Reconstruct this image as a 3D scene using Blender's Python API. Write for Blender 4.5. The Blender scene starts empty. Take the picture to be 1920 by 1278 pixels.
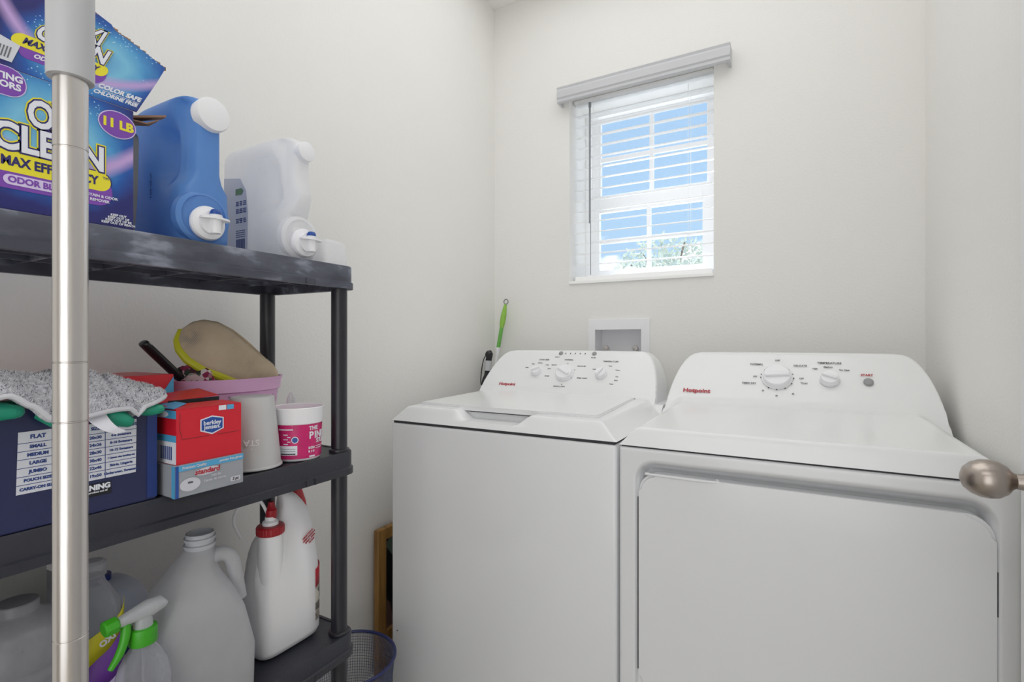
import bpy, bmesh, math, random
from mathutils import Vector, Matrix, noise
random.seed(7)
PI = math.pi
SC = bpy.context.scene
COL = SC.collection

# ---------------------------------------------------------------- camera, sky, lights, exposure
YAW = math.atan(530 / 950)
cd = bpy.data.cameras.new('camera')
cd.sensor_width = 36.0
cd.lens = 950 / 1920 * 36.0
cd.clip_start = 0.02
cam = bpy.data.objects.new('camera', cd)
cam.location = (0, 0, 1.163)
cam.rotation_euler = (PI / 2, 0, YAW)
COL.objects.link(cam)
SC.camera = cam
SC.view_settings.view_transform = 'Standard'
SC.view_settings.look = 'None'
SC.view_settings.exposure = -0.05
SC.cycles.diffuse_bounces = 10
SC.cycles.max_bounces = 14
SC.cycles.transparent_max_bounces = 16
SC.view_settings.gamma = 1.0
SC.view_settings.use_curve_mapping = False

W = bpy.data.worlds.new('sky')
SC.world = W
W.use_nodes = True
nt = W.node_tree
nt.nodes.clear()
out = nt.nodes.new('ShaderNodeOutputWorld')
bg = nt.nodes.new('ShaderNodeBackground')
tc = nt.nodes.new('ShaderNodeTexCoord')
sep = nt.nodes.new('ShaderNodeSeparateXYZ')
nt.links.new(tc.outputs['Generated'], sep.inputs[0])
grad = nt.nodes.new('ShaderNodeValToRGB')
nt.links.new(sep.outputs['Z'], grad.inputs[0])
e = grad.color_ramp.elements
e[0].position = 0.0
e[0].color = (0.56, 0.80, 1.0, 1)
e[1].position = 0.6
e[1].color = (0.42, 0.68, 0.98, 1)
mp = nt.nodes.new('ShaderNodeMapping')
mp.inputs['Scale'].default_value = (2.2, 2.2, 6.0)
nt.links.new(tc.outputs['Generated'], mp.inputs[0])
nz = nt.nodes.new('ShaderNodeTexNoise')
nz.inputs['Scale'].default_value = 2.4
nz.inputs['Detail'].default_value = 8
nt.links.new(mp.outputs[0], nz.inputs['Vector'])
# cumulus sits low over the horizon and thins upward
ad = nt.nodes.new('ShaderNodeMath')
ad.operation = 'MULTIPLY_ADD'
nt.links.new(sep.outputs['Z'], ad.inputs[0])
ad.inputs[1].default_value = -2.6
nt.links.new(nz.outputs[0], ad.inputs[2])
cr = nt.nodes.new('ShaderNodeValToRGB')
nt.links.new(ad.outputs[0], cr.inputs[0])
cr.color_ramp.elements[0].position = 0.07
cr.color_ramp.elements[0].color = (0, 0, 0, 1)
cr.color_ramp.elements[1].position = 0.13
cr.color_ramp.elements[1].color = (1, 1, 1, 1)
mx = nt.nodes.new('ShaderNodeMix')
mx.data_type = 'RGBA'
nt.links.new(cr.outputs[0], mx.inputs[0])
nt.links.new(grad.outputs[0], mx.inputs[6])
mx.inputs[7].default_value = (1.5, 1.5, 1.5, 1)
nt.links.new(mx.outputs[2], bg.inputs[0])
bg.inputs[1].default_value = 1.06
nt.links.new(bg.outputs[0], out.inputs[0])


def area(name, loc, rot, sx, sy, power, col):
    l = bpy.data.lights.new(name, 'AREA')
    l.shape = 'RECTANGLE'
    l.size = sx
    l.size_y = sy
    l.energy = power
    l.color = col
    o = bpy.data.objects.new(name, l)
    o.location = loc
    o.rotation_euler = rot
    COL.objects.link(o)
    return o


area('laundry_ceiling_lamp', (-0.40, 1.05, 2.655), (0, 0, 0), 1.3, 1.5, 7.6, (0.985, 0.99, 1.0))
area('hall_overhead_fill', (-0.1, -0.9, 2.6), (0, 0, 0), 1.4, 0.8, 7.0, (0.985, 0.99, 1.0))  # unseen overhead fill added behind the camera
# large unseen fill lamp added behind the camera to lift shelves and fronts
area('front_fill', (0.25, -1.15, 1.05), (PI / 2, 0, math.radians(14)), 1.4, 1.9, 14.5, (0.96, 0.98, 1.0))
# high sun beyond the window wall: catches the outer edges of the blind and the yard; the slats keep it out of the room
sl_ = bpy.data.lights.new('sun', 'SUN')
sl_.energy = 10.5
sl_.angle = 0.009
so_ = bpy.data.objects.new('sun', sl_)
so_.rotation_euler = (math.radians(-38), 0, math.radians(24))
COL.objects.link(so_)


# ---------------------------------------------------------------- materials
def lin(c):
    c = c / 255.0
    return c / 12.92 if c <= 0.04045 else ((c + 0.055) / 1.055) ** 2.4


def L(rgb):
    return (lin(rgb[0]), lin(rgb[1]), lin(rgb[2]), 1)


def M(name, rgb, rough=0.5, metal=0.0, bump=0.0, bscale=60.0, var=0.03, vscale=8.0, sss=0.0, coat=0.0, aniso=0.0, spec=0.5, stretch=(1, 1, 1)):
    m = bpy.data.materials.new(name)
    m.use_nodes = True
    n = m.node_tree
    b = n.nodes['Principled BSDF']
    t = n.nodes.new('ShaderNodeTexCoord')
    mp = n.nodes.new('ShaderNodeMapping')
    mp.inputs['Scale'].default_value = stretch
    n.links.new(t.outputs['Object'], mp.inputs[0])
    nz = n.nodes.new('ShaderNodeTexNoise')
    nz.inputs['Scale'].default_value = vscale
    nz.inputs['Detail'].default_value = 4
    n.links.new(mp.outputs[0], nz.inputs['Vector'])
    mx = n.nodes.new('ShaderNodeMix')
    mx.data_type = 'RGBA'
    c = L(rgb)
    mx.inputs[6].default_value = tuple(max(0, v * (1 - var)) for v in c[:3]) + (1,)
    mx.inputs[7].default_value = tuple(min(1, v * (1 + var)) for v in c[:3]) + (1,)
    n.links.new(nz.outputs[0], mx.inputs[0])
    n.links.new(mx.outputs[2], b.inputs['Base Color'])
    b.inputs['Roughness'].default_value = rough
    b.inputs['Metallic'].default_value = metal
    b.inputs['Specular IOR Level'].default_value = spec
    if sss:
        b.inputs['Subsurface Weight'].default_value = sss
        b.inputs['Subsurface Scale'].default_value = 0.01
    if coat:
        b.inputs['Coat Weight'].default_value = coat
        b.inputs['Coat Roughness'].default_value = 0.1
    if aniso:
        b.inputs['Anisotropic'].default_value = aniso
    if bump:
        z2 = n.nodes.new('ShaderNodeTexNoise')
        z2.inputs['Scale'].default_value = bscale
        z2.inputs['Detail'].default_value = 3
        n.links.new(mp.outputs[0], z2.inputs['Vector'])
        bp = n.nodes.new('ShaderNodeBump')
        bp.inputs['Strength'].default_value = bump
        bp.inputs['Distance'].default_value = 0.002
        n.links.new(z2.outputs[0], bp.inputs['Height'])
        n.links.new(bp.outputs[0], b.inputs['Normal'])
    return m


def M_clear(name, tint, amount=0.75, rough=0.08, body=(200, 200, 205)):
    """thin clear or cloudy plastic / glass: see-through film with a fresnel sheen"""
    m = bpy.data.materials.new(name)
    m.use_nodes = True
    n = m.node_tree
    b = n.nodes['Principled BSDF']
    b.inputs['Base Color'].default_value = L(body)
    b.inputs['Roughness'].default_value = rough
    tr = n.nodes.new('ShaderNodeBsdfTransparent')
    tr.inputs[0].default_value = L(tint)
    nz = n.nodes.new('ShaderNodeTexNoise')
    nz.inputs['Scale'].default_value = 15
    lw = n.nodes.new('ShaderNodeLayerWeight')
    lw.inputs[0].default_value = 0.35
    ma = n.nodes.new('ShaderNodeMath')
    ma.operation = 'MULTIPLY_ADD'
    n.links.new(lw.outputs['Facing'], ma.inputs[0])
    ma.inputs[1].default_value = 0.45
    ma.inputs[2].default_value = 1 - amount
    m2 = n.nodes.new('ShaderNodeMath')
    m2.operation = 'MULTIPLY_ADD'
    m2.use_clamp = True
    n.links.new(nz.outputs[0], m2.inputs[0])
    m2.inputs[1].default_value = 0.08
    n.links.new(ma.outputs[0], m2.inputs[2])
    mx = n.nodes.new('ShaderNodeMixShader')
    n.links.new(m2.outputs[0], mx.inputs[0])
    n.links.new(tr.outputs[0], mx.inputs[1])
    n.links.new(b.outputs[0], mx.inputs[2])
    n.links.new(mx.outputs[0], n.nodes['Material Output'].inputs[0])
    return m


def M_trans(name, rgb, t=0.4, rough=0.4, clear=0.0):
    """milky plastic: part diffuse, part translucent, a little see-through"""
    m = bpy.data.materials.new(name)
    m.use_nodes = True
    n = m.node_tree
    b = n.nodes['Principled BSDF']
    nz = n.nodes.new('ShaderNodeTexNoise')
    nz.inputs['Scale'].default_value = 9
    mx = n.nodes.new('ShaderNodeMix')
    mx.data_type = 'RGBA'
    c = L(rgb)
    mx.inputs[6].default_value = tuple(v * .95 for v in c[:3]) + (1,)
    mx.inputs[7].default_value = tuple(min(1, v * 1.04) for v in c[:3]) + (1,)
    n.links.new(nz.outputs[0], mx.inputs[0])
    n.links.new(mx.outputs[2], b.inputs['Base Color'])
    b.inputs['Roughness'].default_value = rough
    tl = n.nodes.new('ShaderNodeBsdfTranslucent')
    n.links.new(mx.outputs[2], tl.inputs[0])
    s1 = n.nodes.new('ShaderNodeMixShader')
    s1.inputs[0].default_value = t
    n.links.new(b.outputs[0], s1.inputs[1])
    n.links.new(tl.outputs[0], s1.inputs[2])
    last = s1
    if clear:
        tr = n.nodes.new('ShaderNodeBsdfTransparent')
        s2 = n.nodes.new('ShaderNodeMixShader')
        s2.inputs[0].default_value = clear
        n.links.new(s1.outputs[0], s2.inputs[1])
        n.links.new(tr.outputs[0], s2.inputs[2])
        last = s2
    n.links.new(last.outputs[0], n.nodes['Material Output'].inputs[0])
    return m


def M_ramp(name, stops, scale=(8, 8, 8), detail=6, rough=0.5, bump=0.0, voronoi=False):
    m = bpy.data.materials.new(name)
    m.use_nodes = True
    n = m.node_tree
    b = n.nodes['Principled BSDF']
    t = n.nodes.new('ShaderNodeTexCoord')
    mp = n.nodes.new('ShaderNodeMapping')
    mp.inputs['Scale'].default_value = scale
    n.links.new(t.outputs['Object'], mp.inputs[0])
    if voronoi:
        z = n.nodes.new('ShaderNodeTexVoronoi')
        z.inputs['Scale'].default_value = 1
        o = z.outputs['Color']
        sp = n.nodes.new('ShaderNodeSeparateColor')
        n.links.new(o, sp.inputs[0])
        o = sp.outputs[0]
    else:
        z = n.nodes.new('ShaderNodeTexNoise')
        z.inputs['Scale'].default_value = 1
        z.inputs['Detail'].default_value = detail
        o = z.outputs[0]
    n.links.new(mp.outputs[0], z.inputs['Vector'])
    r = n.nodes.new('ShaderNodeValToRGB')
    el = r.color_ramp.elements
    while len(el) < len(stops):
        el.new(0.5)
    for i, (p, c) in enumerate(stops):
        el[i].position = p
        el[i].color = L(c)
    n.links.new(o, r.inputs[0])
    n.links.new(r.outputs[0], b.inputs['Base Color'])
    b.inputs['Roughness'].default_value = rough
    if bump:
        bp = n.nodes.new('ShaderNodeBump')
        bp.inputs['Strength'].default_value = bump
        bp.inputs['Distance'].default_value = 0.002
        n.links.new(o, bp.inputs['Height'])
        n.links.new(bp.outputs[0], b.inputs['Normal'])
    return m


def M_box_art(name, cy, cz, ry, rz, shear=0.0):
    """printed swirl of detergent box: navy card, glowing blue ring of bubbles, violet wave. Object space, plane YZ."""
    m = bpy.data.materials.new(name)
    m.use_nodes = True
    n = m.node_tree
    N = n.nodes.new
    K = n.links.new
    b = n.nodes['Principled BSDF']
    t = N('ShaderNodeTexCoord')
    s = N('ShaderNodeSeparateXYZ')
    K(t.outputs['Object'], s.inputs[0])

    def mth(op, a, c, clamp=False):
        q = N('ShaderNodeMath')
        q.operation = op
        q.use_clamp = clamp
        for i, v in enumerate((a, c)):
            if v is None:
                continue
            if isinstance(v, (int, float)):
                q.inputs[i].default_value = v
            else:
                K(v, q.inputs[i])
        return q.outputs[0]
    zz = mth('SUBTRACT', s.outputs['Z'], cz)
    yy = mth('SUBTRACT', mth('SUBTRACT', s.outputs['Y'], cy), mth('MULTIPLY', zz, shear))
    u = mth('DIVIDE', yy, ry)
    v = mth('DIVIDE', zz, rz)
    d = mth('SQRT', mth('ADD', mth('MULTIPLY', u, u), mth('MULTIPLY', v, v)), None)
    nz = N('ShaderNodeTexNoise')
    nz.inputs['Scale'].default_value = 28
    nz.inputs['Detail'].default_value = 5
    K(t.outputs['Object'], nz.inputs['Vector'])
    d2 = mth('ADD', d, mth('MULTIPLY', mth('SUBTRACT', nz.outputs[0], 0.5), 0.35))
    r = N('ShaderNodeValToRGB')
    K(mth('MULTIPLY', d2, 0.5), r.inputs[0])
    st = [(0.0, (90, 150, 205)), (0.22, (120, 190, 222)), (0.36, (74, 150, 205)), (0.47, (28, 88, 170)), (0.60, (36, 38, 110)), (1.0, (30, 30, 92))]
    el = r.color_ramp.elements
    while len(el) < len(st):
        el.new(0.5)
    for i, (p, c) in enumerate(st):
        el[i].position = p
        el[i].color = L(c)
    # bubbles
    vo = N('ShaderNodeTexVoronoi')
    vo.inputs['Scale'].default_value = 260
    K(t.outputs['Object'], vo.inputs['Vector'])
    bub = mth('LESS_THAN', vo.outputs['Distance'], 0.22)
    n2 = N('ShaderNodeTexNoise')
    n2.inputs['Scale'].default_value = 22
    K(t.outputs['Object'], n2.inputs['Vector'])
    bub = mth('MULTIPLY', bub, mth('GREATER_THAN', n2.outputs[0], 0.52))
    ring = mth('LESS_THAN', mth('ABSOLUTE', mth('SUBTRACT', d, 0.78), None), 0.22)
    bub = mth('MULTIPLY', mth('MULTIPLY', bub, ring), 0.7)
    m1 = N('ShaderNodeMix')
    m1.data_type = 'RGBA'
    K(bub, m1.inputs[0])
    K(r.outputs[0], m1.inputs[6])
    m1.inputs[7].default_value = L((190, 228, 240))
    # violet wave across the lower half, rising to the right
    wv = mth('ADD', v, 0.50)
    wv = mth('SUBTRACT', wv, mth('MULTIPLY', mth('MULTIPLY', u, u), 0.55))
    wm = mth('SUBTRACT', 1.0, mth('DIVIDE', mth('ABSOLUTE', wv, None), 0.22), True)
    wm = mth('MULTIPLY', wm, mth('MULTIPLY_ADD', nz.outputs[0], 1.0), True)
    m3 = N('ShaderNodeMix')
    m3.data_type = 'RGBA'
    K(wm, m3.inputs[0])
    K(m1.outputs[2], m3.inputs[6])
    m3.inputs[7].default_value = L((190, 160, 214))
    K(m3.outputs[2], b.inputs['Base Color'])
    b.inputs['Roughness'].default_value = 0.35
    return m


WALL = M('wall_paint', (234, 233, 230), 0.85, bump=0.3, bscale=140, var=0.015, vscale=3)
CEIL = M('ceiling_paint', (240, 239, 236), 0.9, bump=0.3, bscale=90, var=0.01)
TRIM = M('trim_paint', (232, 233, 236), 0.35, var=0.01)
FLOOR = M_ramp('floor_tile', [(0.3, (176, 170, 160)), (0.7, (200, 194, 184))], (6, 6, 6), rough=0.4)
JOINT = M('tile_joint', (120, 114, 106), 0.9)
ENAMEL = M('white_enamel', (231, 232, 234), 0.22, var=0.008, coat=0.25)
ENAMEL_TOP = M('white_top_enamel', (234, 235, 236), 0.25, var=0.008, coat=0.2)
DARKGAP = M('dark_gap', (62, 62, 66), 0.8)  # painted shade for appliance gaps; plain dark colour on hinges and screw
GREYBTN = M('grey_button', (150, 151, 153), 0.45)
INK = M('grey_ink', (105, 106, 110), 0.6)
INKD = M('dark_ink', (62, 62, 68), 0.6)
REDINK = M('red_ink', (178, 42, 58), 0.5)
SHELF = M('shelf_plastic', (44, 45, 54), 0.42, bump=0.3, bscale=220, var=0.25, vscale=14)
SHELF_DUSTY = M_ramp('dusty_shelf_plastic', [(0.40, (66, 68, 80)), (0.56, (84, 87, 100)), (0.66, (134, 138, 152)), (0.8, (92, 95, 108))], (30, 12, 30), rough=0.5, bump=0.3)
POST = M('post_plastic', (38, 38, 45), 0.33, var=0.15, vscale=10)
CHROME = M('brushed_steel', (208, 203, 200), 0.27, 1.0, bump=0.05, bscale=300, stretch=(1, 1, .05))
NICKEL = M('satin_nickel', (176, 166, 158), 0.3, 1.0, bump=0.05, bscale=200)
GREYPL = M('grey_plastic_sleeve', (190, 191, 194), 0.4)
VINYL = M('white_vinyl', (250, 250, 250), 0.4, var=0.01)
SLAT = M_trans('blind_slat', (250, 250, 250), 0.5, 0.45)
VALANCE = M('blind_valance', (198, 199, 203), 0.45, bump=0.2, bscale=90, stretch=(1, 8, 8), var=0.02)
WAND = M('grey_wand', (140, 142, 146), 0.35)
GLASS = M_clear('window_glass', (250, 252, 255), 0.985, 0.02)
BLUEJUG = M_trans('blue_jug_plastic', (124, 176, 236), 0.45, 0.28)
BLUEBTN = M('blue_button', (34, 78, 158), 0.35)
WHITEPL = M('white_plastic', (240, 240, 243), 0.35, var=0.01)
MILKY = M_trans('milky_white_plastic', (250, 250, 252), 0.5, 0.35)
FROST = M_trans('frosted_jug_plastic', (216, 217, 221), 0.45, 0.35, 0.2)
CLEARPL = M_clear('clear_plastic', (236, 238, 242), 0.8, 0.1)
SMOKEPL = M_clear('smoky_plastic', (222, 222, 226), 0.6, 0.25, (160, 160, 166))
NAVYBOX = M('navy_card', (38, 44, 82), 0.3, var=0.1)
NAVYSIDE = M('navy_edge', (34, 56, 120), 0.3)
PAPER = M('printed_paper', (212, 214, 222), 0.6)
NAVYINK = M('navy_ink', (44, 66, 130), 0.6)
BLACKINK = M('black_ink', (24, 24, 30), 0.6)
ORANGE = M('orange_ink', (226, 142, 50), 0.5)
WHITEINK = M('white_ink', (228, 230, 238), 0.5)
YELLOWINK = M('yellow_ink', (232, 220, 50), 0.4)
OUTNAVY = M('navy_outline_ink', (42, 40, 104), 0.4)
PURPLE = M('purple_ink', (124, 70, 172), 0.4)
LILAC = M('lilac_ink', (214, 200, 234), 0.4)
CARD = M('bare_cardboard', (150, 116, 92), 0.9, bump=0.5, bscale=120)
REDCARD = M('red_card', (214, 32, 50), 0.35, var=0.04)
CYAN = M('cyan_ink', (84, 168, 214), 0.4)
BLUEINK = M('blue_badge_ink', (34, 78, 160), 0.4)
GREYCARD = M('silver_grey_card', (158, 162, 170), 0.35, var=0.05)
GREYCUP = M('warm_grey_cup', (192, 192, 192), 0.45, var=0.02)
PINKBIN = M('pink_bin_plastic', (232, 184, 224), 0.35, var=0.03)
PINKDK = M('pink_inner', (196, 120, 160), 0.5)
HOTPINK = M('hot_pink_label', (206, 34, 112), 0.35, var=0.08, vscale=60)
HOTPINK2 = M('pink_label_doodle', (206, 72, 130), 0.4)
BLACKPL = M('black_plastic', (26, 26, 30), 0.35)
MESHSOLE = M_ramp('beige_mesh_fabric', [(0.30, (132, 128, 124)), (0.44, (198, 182, 158)), (0.6, (216, 200, 176)), (0.8, (200, 182, 154))], (12, 12, 12), rough=0.9)
YELLOWRUB = M('yellow_rubber', (206, 206, 44), 0.45)
FLORAL = M_ramp('floral_cloth', [(0.0, (36, 28, 34)), (0.35, (150, 40, 80)), (0.6, (226, 214, 214)), (0.85, (70, 90, 70)), (1.0, (40, 30, 40))], (110, 110, 110), rough=0.9, voronoi=True)
PADFUZZ = M_ramp('grey_microfibre', [(0.30, (138, 138, 146)), (0.42, (192, 192, 198)), (0.62, (218, 218, 224)), (0.8, (236, 236, 238))], (260, 260, 260), rough=0.95, bump=0.6)
PADEDGE = M('pad_binding', (198, 198, 204), 0.85, bump=0.4, bscale=300)
TEAL = M('teal_rubber', (22, 140, 112), 0.4, var=0.06)
GREENPL = M('green_plastic', (60, 158, 30), 0.35)
LIME = M('lime_grip', (142, 190, 74), 0.45)
BRUSHGREEN = M('green_handle', (104, 176, 78), 0.4)
REDPL = M('red_plastic', (160, 24, 36), 0.35)
BASKETBLUE = M('navy_painted_wire', (36, 42, 92), 0.35)
BASKETMESH = M('grey_blue_wire', (84, 92, 116), 0.5)
WOOD = M_ramp('oak_frame', [(0.3, (128, 92, 44)), (0.7, (168, 126, 66))], (40, 40, 4), rough=0.45)
FRAMEART = M_ramp('dark_print', [(0.0, (16, 16, 20)), (0.8, (22, 20, 24)), (0.9, (120, 24, 40)), (1.0, (80, 100, 90))], (14, 14, 14), rough=0.3, voronoi=True)
BLUELAB = M('blue_label', (30, 52, 132), 0.4)
YELLAB = M('yellow_label', (214, 206, 40), 0.4)
PALEBLUE = M('pale_blue_plastic', (214, 220, 236), 0.4)
LIQUID = M_clear('blue_liquid', (70, 90, 170), 0.35, 0.1, (40, 56, 140))
ROOF = M('roof_shingle', (120, 122, 128), 0.9, bump=0.5)
STUCCO = M('house_stucco', (226, 224, 218), 0.9, bump=0.3)
LEAF = M('leaf_glare_pale', (205, 212, 198), 0.7, var=0.2)  # leaves bleached almost white, outdoor glare put into the colour
BARK = M('bark', (120, 100, 84), 0.9, bump=0.8)


# ---------------------------------------------------------------- mesh helpers (all shapes are laid out in room metres)
def bm_new():
    return bmesh.new()


def wloc(p):
    v = Vector((0, 0, 0))
    while p is not None:
        v += p.location
        p = p.parent
    return v


def obj(name, bm, m, parent=None, smooth=True, angle=35, label=None, bev=0):
    me = bpy.data.meshes.new(name)
    bmesh.ops.recalc_face_normals(bm, faces=bm.faces[:])
    if parent is not None:
        off = wloc(parent)
    else:
        xs = [v.co.x for v in bm.verts]
        ys = [v.co.y for v in bm.verts]
        zs = [v.co.z for v in bm.verts]
        off = Vector(((min(xs) + max(xs)) / 2, (min(ys) + max(ys)) / 2, min(zs)))
    bmesh.ops.translate(bm, vec=-off, verts=bm.verts[:])
    bm.to_mesh(me)
    bm.free()
    o = bpy.data.objects.new(name, me)
    COL.objects.link(o)
    if parent is not None:
        o.parent = parent
    else:
        o.location = off
    for q in (m if isinstance(m, (list, tuple)) else [m]):
        me.materials.append(q)
    if smooth:
        me.polygons.foreach_set('use_smooth', [True] * len(me.polygons))
        try:
            me.set_sharp_from_angle(angle=math.radians(angle))
        except Exception:
            pass
    if bev:
        b = o.modifiers.new('bevel', 'BEVEL')
        b.width = bev
        b.segments = 2
        b.limit_method = 'ANGLE'
        b.angle_limit = math.radians(40)
    if label:
        o['label'] = label
    return o


def thing(name, loc, label, cat, group=None):
    o = bpy.data.objects.new(name, None)
    o.empty_display_size = 0.05
    o.location = loc
    COL.objects.link(o)
    o['label'] = label
    o['category'] = cat
    if group:
        o['group'] = group
    return o


def tag(o, label, cat, group=None):
    o['label'] = label
    o['category'] = cat
    if group:
        o['group'] = group
    return o


def struct(name, bm, m, parent=None, **k):
    o = obj(name, bm, m, parent, **k)
    if parent is None:
        o['kind'] = 'structure'
    return o


def box(bm, x0, x1, y0, y1, z0, z1, mi=0):
    vs = [bm.verts.new(p) for p in ((x0, y0, z0), (x1, y0, z0), (x1, y1, z0), (x0, y1, z0), (x0, y0, z1), (x1, y0, z1), (x1, y1, z1), (x0, y1, z1))]
    for f in ((3, 2, 1, 0), (4, 5, 6, 7), (0, 1, 5, 4), (1, 2, 6, 5), (2, 3, 7, 6), (3, 0, 4, 7)):
        q = bm.faces.new([vs[i] for i in f])
        q.material_index = mi
    return vs


def rbox(bm, x0, x1, y0, y1, z0, z1, r=0.005, seg=3):
    t = bm_new()
    box(t, x0, x1, y0, y1, z0, z1)
    bmesh.ops.bevel(t, geom=t.edges[:] + t.verts[:], offset=r, segments=seg, profile=0.5, affect='EDGES')
    merge(bm, t)


def merge(bm, t, mat=None):
    if mat is not None:
        bmesh.ops.transform(t, matrix=mat, verts=t.verts[:])
    mp = {}
    for v in t.verts:
        mp[v] = bm.verts.new(v.co)
    for f in t.faces:
        try:
            q = bm.faces.new([mp[v] for v in f.verts])
            q.material_index = f.material_index
        except ValueError:
            pass
    t.free()


def loft(bm, rings, cap0=True, cap1=True, closed=True):
    R = [[bm.verts.new(p) for p in r] for r in rings]
    n = len(R[0])
    for a, b in zip(R, R[1:]):
        for i in range(n if closed else n - 1):
            j = (i + 1) % n
            bm.faces.new((a[i], a[j], b[j], b[i]))
    if closed and cap0:
        bm.faces.new(R[0][::-1])
    if closed and cap1:
        bm.faces.new(R[-1])
    return R


def frame(z):
    z = Vector(z).normalized()
    x = Vector((1, 0, 0)) if abs(z.x) < 0.9 else Vector((0, 1, 0))
    y = z.cross(x).normalized()
    x = y.cross(z).normalized()
    return x, y, z


def lathe(bm, prof, origin, axis=(0, 0, 1), n=40, sx=1.0, sy=1.0, cap0=True, cap1=True):
    """prof: list of (radius, height along axis)"""
    if tuple(axis) == (0, 0, 1):
        x, y, z = Vector((1, 0, 0)), Vector((0, 1, 0)), Vector((0, 0, 1))
    else:
        x, y, z = frame(axis)
    o = Vector(origin)
    rings = []
    for r, h in prof:
        r = max(r, 0.0002)
        rings.append([o + x * (r * sx * math.cos(2 * PI * i / n)) + y * (r * sy * math.sin(2 * PI * i / n)) + z * h for i in range(n)])
    loft(bm, rings, cap0, cap1)


def spline(pts, n=8):
    pts = [Vector(p) for p in pts]
    if len(pts) < 3:
        return pts
    P = [pts[0] * 2 - pts[1]] + pts + [pts[-1] * 2 - pts[-2]]
    o = []
    for i in range(1, len(P) - 2):
        for k in range(n):
            t = k / n
            a, b, c, d = P[i - 1], P[i], P[i + 1], P[i + 2]
            o.append(0.5 * ((2 * b) + (c - a) * t + (2 * a - 5 * b + 4 * c - d) * t * t + (3 * b - a - 3 * c + d) * t * t * t))
    o.append(pts[-1])
    return o


def tube(bm, pts, r, n=12, smoothn=0, flat=1.0):
    if smoothn:
        k = len(pts)
        rr = r if isinstance(r, (list, tuple)) else [r] * k
        r = []
        for i in range(k - 1):
            for q in range(smoothn):
                r.append(rr[i] + (rr[i + 1] - rr[i]) * q / smoothn)
        r.append(rr[-1])
        pts = spline(pts, smoothn)
    pts = [Vector(p) for p in pts]
    if not isinstance(r, (list, tuple)):
        r = [r] * len(pts)
    rings = []
    px = None
    for i, p in enumerate(pts):
        d = (pts[min(i + 1, len(pts) - 1)] - pts[max(i - 1, 0)])
        d.normalize()
        if px is None:
            px, py, _ = frame(d)
        else:
            px = (px - d * px.dot(d)).normalized()
            py = d.cross(px)
        rings.append([p + px * (r[i] * math.cos(2 * PI * k / n)) + py * (r[i] * flat * math.sin(2 * PI * k / n)) for k in range(n)])
    loft(bm, rings)


def superell(cx, cy, z, a, b, p=4.0, n=48, fn=None):
    o = []
    for i in range(n):
        t = 2 * PI * i / n
        c, s = math.cos(t), math.sin(t)
        x = a * math.copysign(abs(c) ** (2 / p), c)
        y = b * math.copysign(abs(s) ** (2 / p), s)
        v = Vector((cx + x, cy + y, z))
        if fn:
            v = fn(v, x / a, y / b)
        o.append(v)
    return o


FX = Matrix(((0, 0, 1, 0), (1, 0, 0, 0), (0, 1, 0, 0), (0, 0, 0, 1)))      # print facing +X, reads along +Y, up is +Z


def face_m(origin, right, up):
    r = Vector(right).normalized()
    u = Vector(up).normalized()
    n = r.cross(u)
    m = Matrix.Identity(4)
    for i in range(3):
        m[i][0], m[i][1], m[i][2], m[i][3] = r[i], u[i], n[i], origin[i]
    return m


def fx(x, y, z):
    return face_m((x, y, z), (0, 1, 0), (0, 0, 1))


def text(bm, s, size, mat, bold=0.0, ext=0.00025, align='CENTER', shear=0.0, xs=1.0, lift=0.0):
    c = bpy.data.curves.new('print', 'FONT')
    c.body = s
    c.size = size
    c.align_x = align
    c.align_y = 'CENTER'
    c.offset = bold
    c.extrude = ext
    c.resolution_u = 3
    c.shear = shear
    o = bpy.data.objects.new('print', c)
    COL.objects.link(o)
    dg = bpy.context.evaluated_depsgraph_get()
    me = bpy.data.meshes.new_from_object(o.evaluated_get(dg))
    t = bm_new()
    t.from_mesh(me)
    bpy.data.objects.remove(o)
    bpy.data.curves.remove(c)
    bpy.data.meshes.remove(me)
    bmesh.ops.transform(t, matrix=Matrix.Translation((0, 0, lift)) @ Matrix.Diagonal((xs, 1, 1, 1)), verts=t.verts[:])
    for f in t.faces:
        f.material_index = 0
    merge(bm, t, mat)


def plate(bm, pts, mat, th=0.0004, lift=0.0):
    """flat print patch: 2-D outline in the face frame, hair-thin"""
    t = bm_new()
    a = [t.verts.new((p[0], p[1], lift)) for p in pts]
    b = [t.verts.new((p[0], p[1], lift + th)) for p in pts]
    t.faces.new(a[::-1])
    t.faces.new(b)
    n = len(pts)
    for i in range(n):
        t.faces.new((a[i], a[(i + 1) % n], b[(i + 1) % n], b[i]))
    merge(bm, t, mat)


def rect(w, h, cx=0, cy=0, r=0.0, n=6):
    if r <= 0:
        return [(cx - w / 2, cy - h / 2), (cx + w / 2, cy - h / 2), (cx + w / 2, cy + h / 2), (cx - w / 2, cy + h / 2)]
    o = []
    for (sx, sy, a0) in ((1, -1, -PI / 2), (1, 1, 0), (-1, 1, PI / 2), (-1, -1, PI)):
        for k in range(n + 1):
            a = a0 + PI / 2 * k / n
            o.append((cx + sx * (w / 2 - r) + r * math.cos(a), cy + sy * (h / 2 - r) + r * math.sin(a)))
    return o


def ellipse(rx, ry, cx=0, cy=0, n=36):
    return [(cx + rx * math.cos(2 * PI * i / n), cy + ry * math.sin(2 * PI * i / n)) for i in range(n)]


def sstep(a, b, x):
    t = max(0.0, min(1.0, (x - a) / (b - a)))
    return t * t * (3 - 2 * t)


def smin(a, b, k):
    h = max(0.0, min(1.0, 0.5 + 0.5 * (b - a) / k))
    return b + (a - b) * h - k * h * (1 - h)


def smax(a, b, k):
    return -smin(-a, -b, k)


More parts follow.
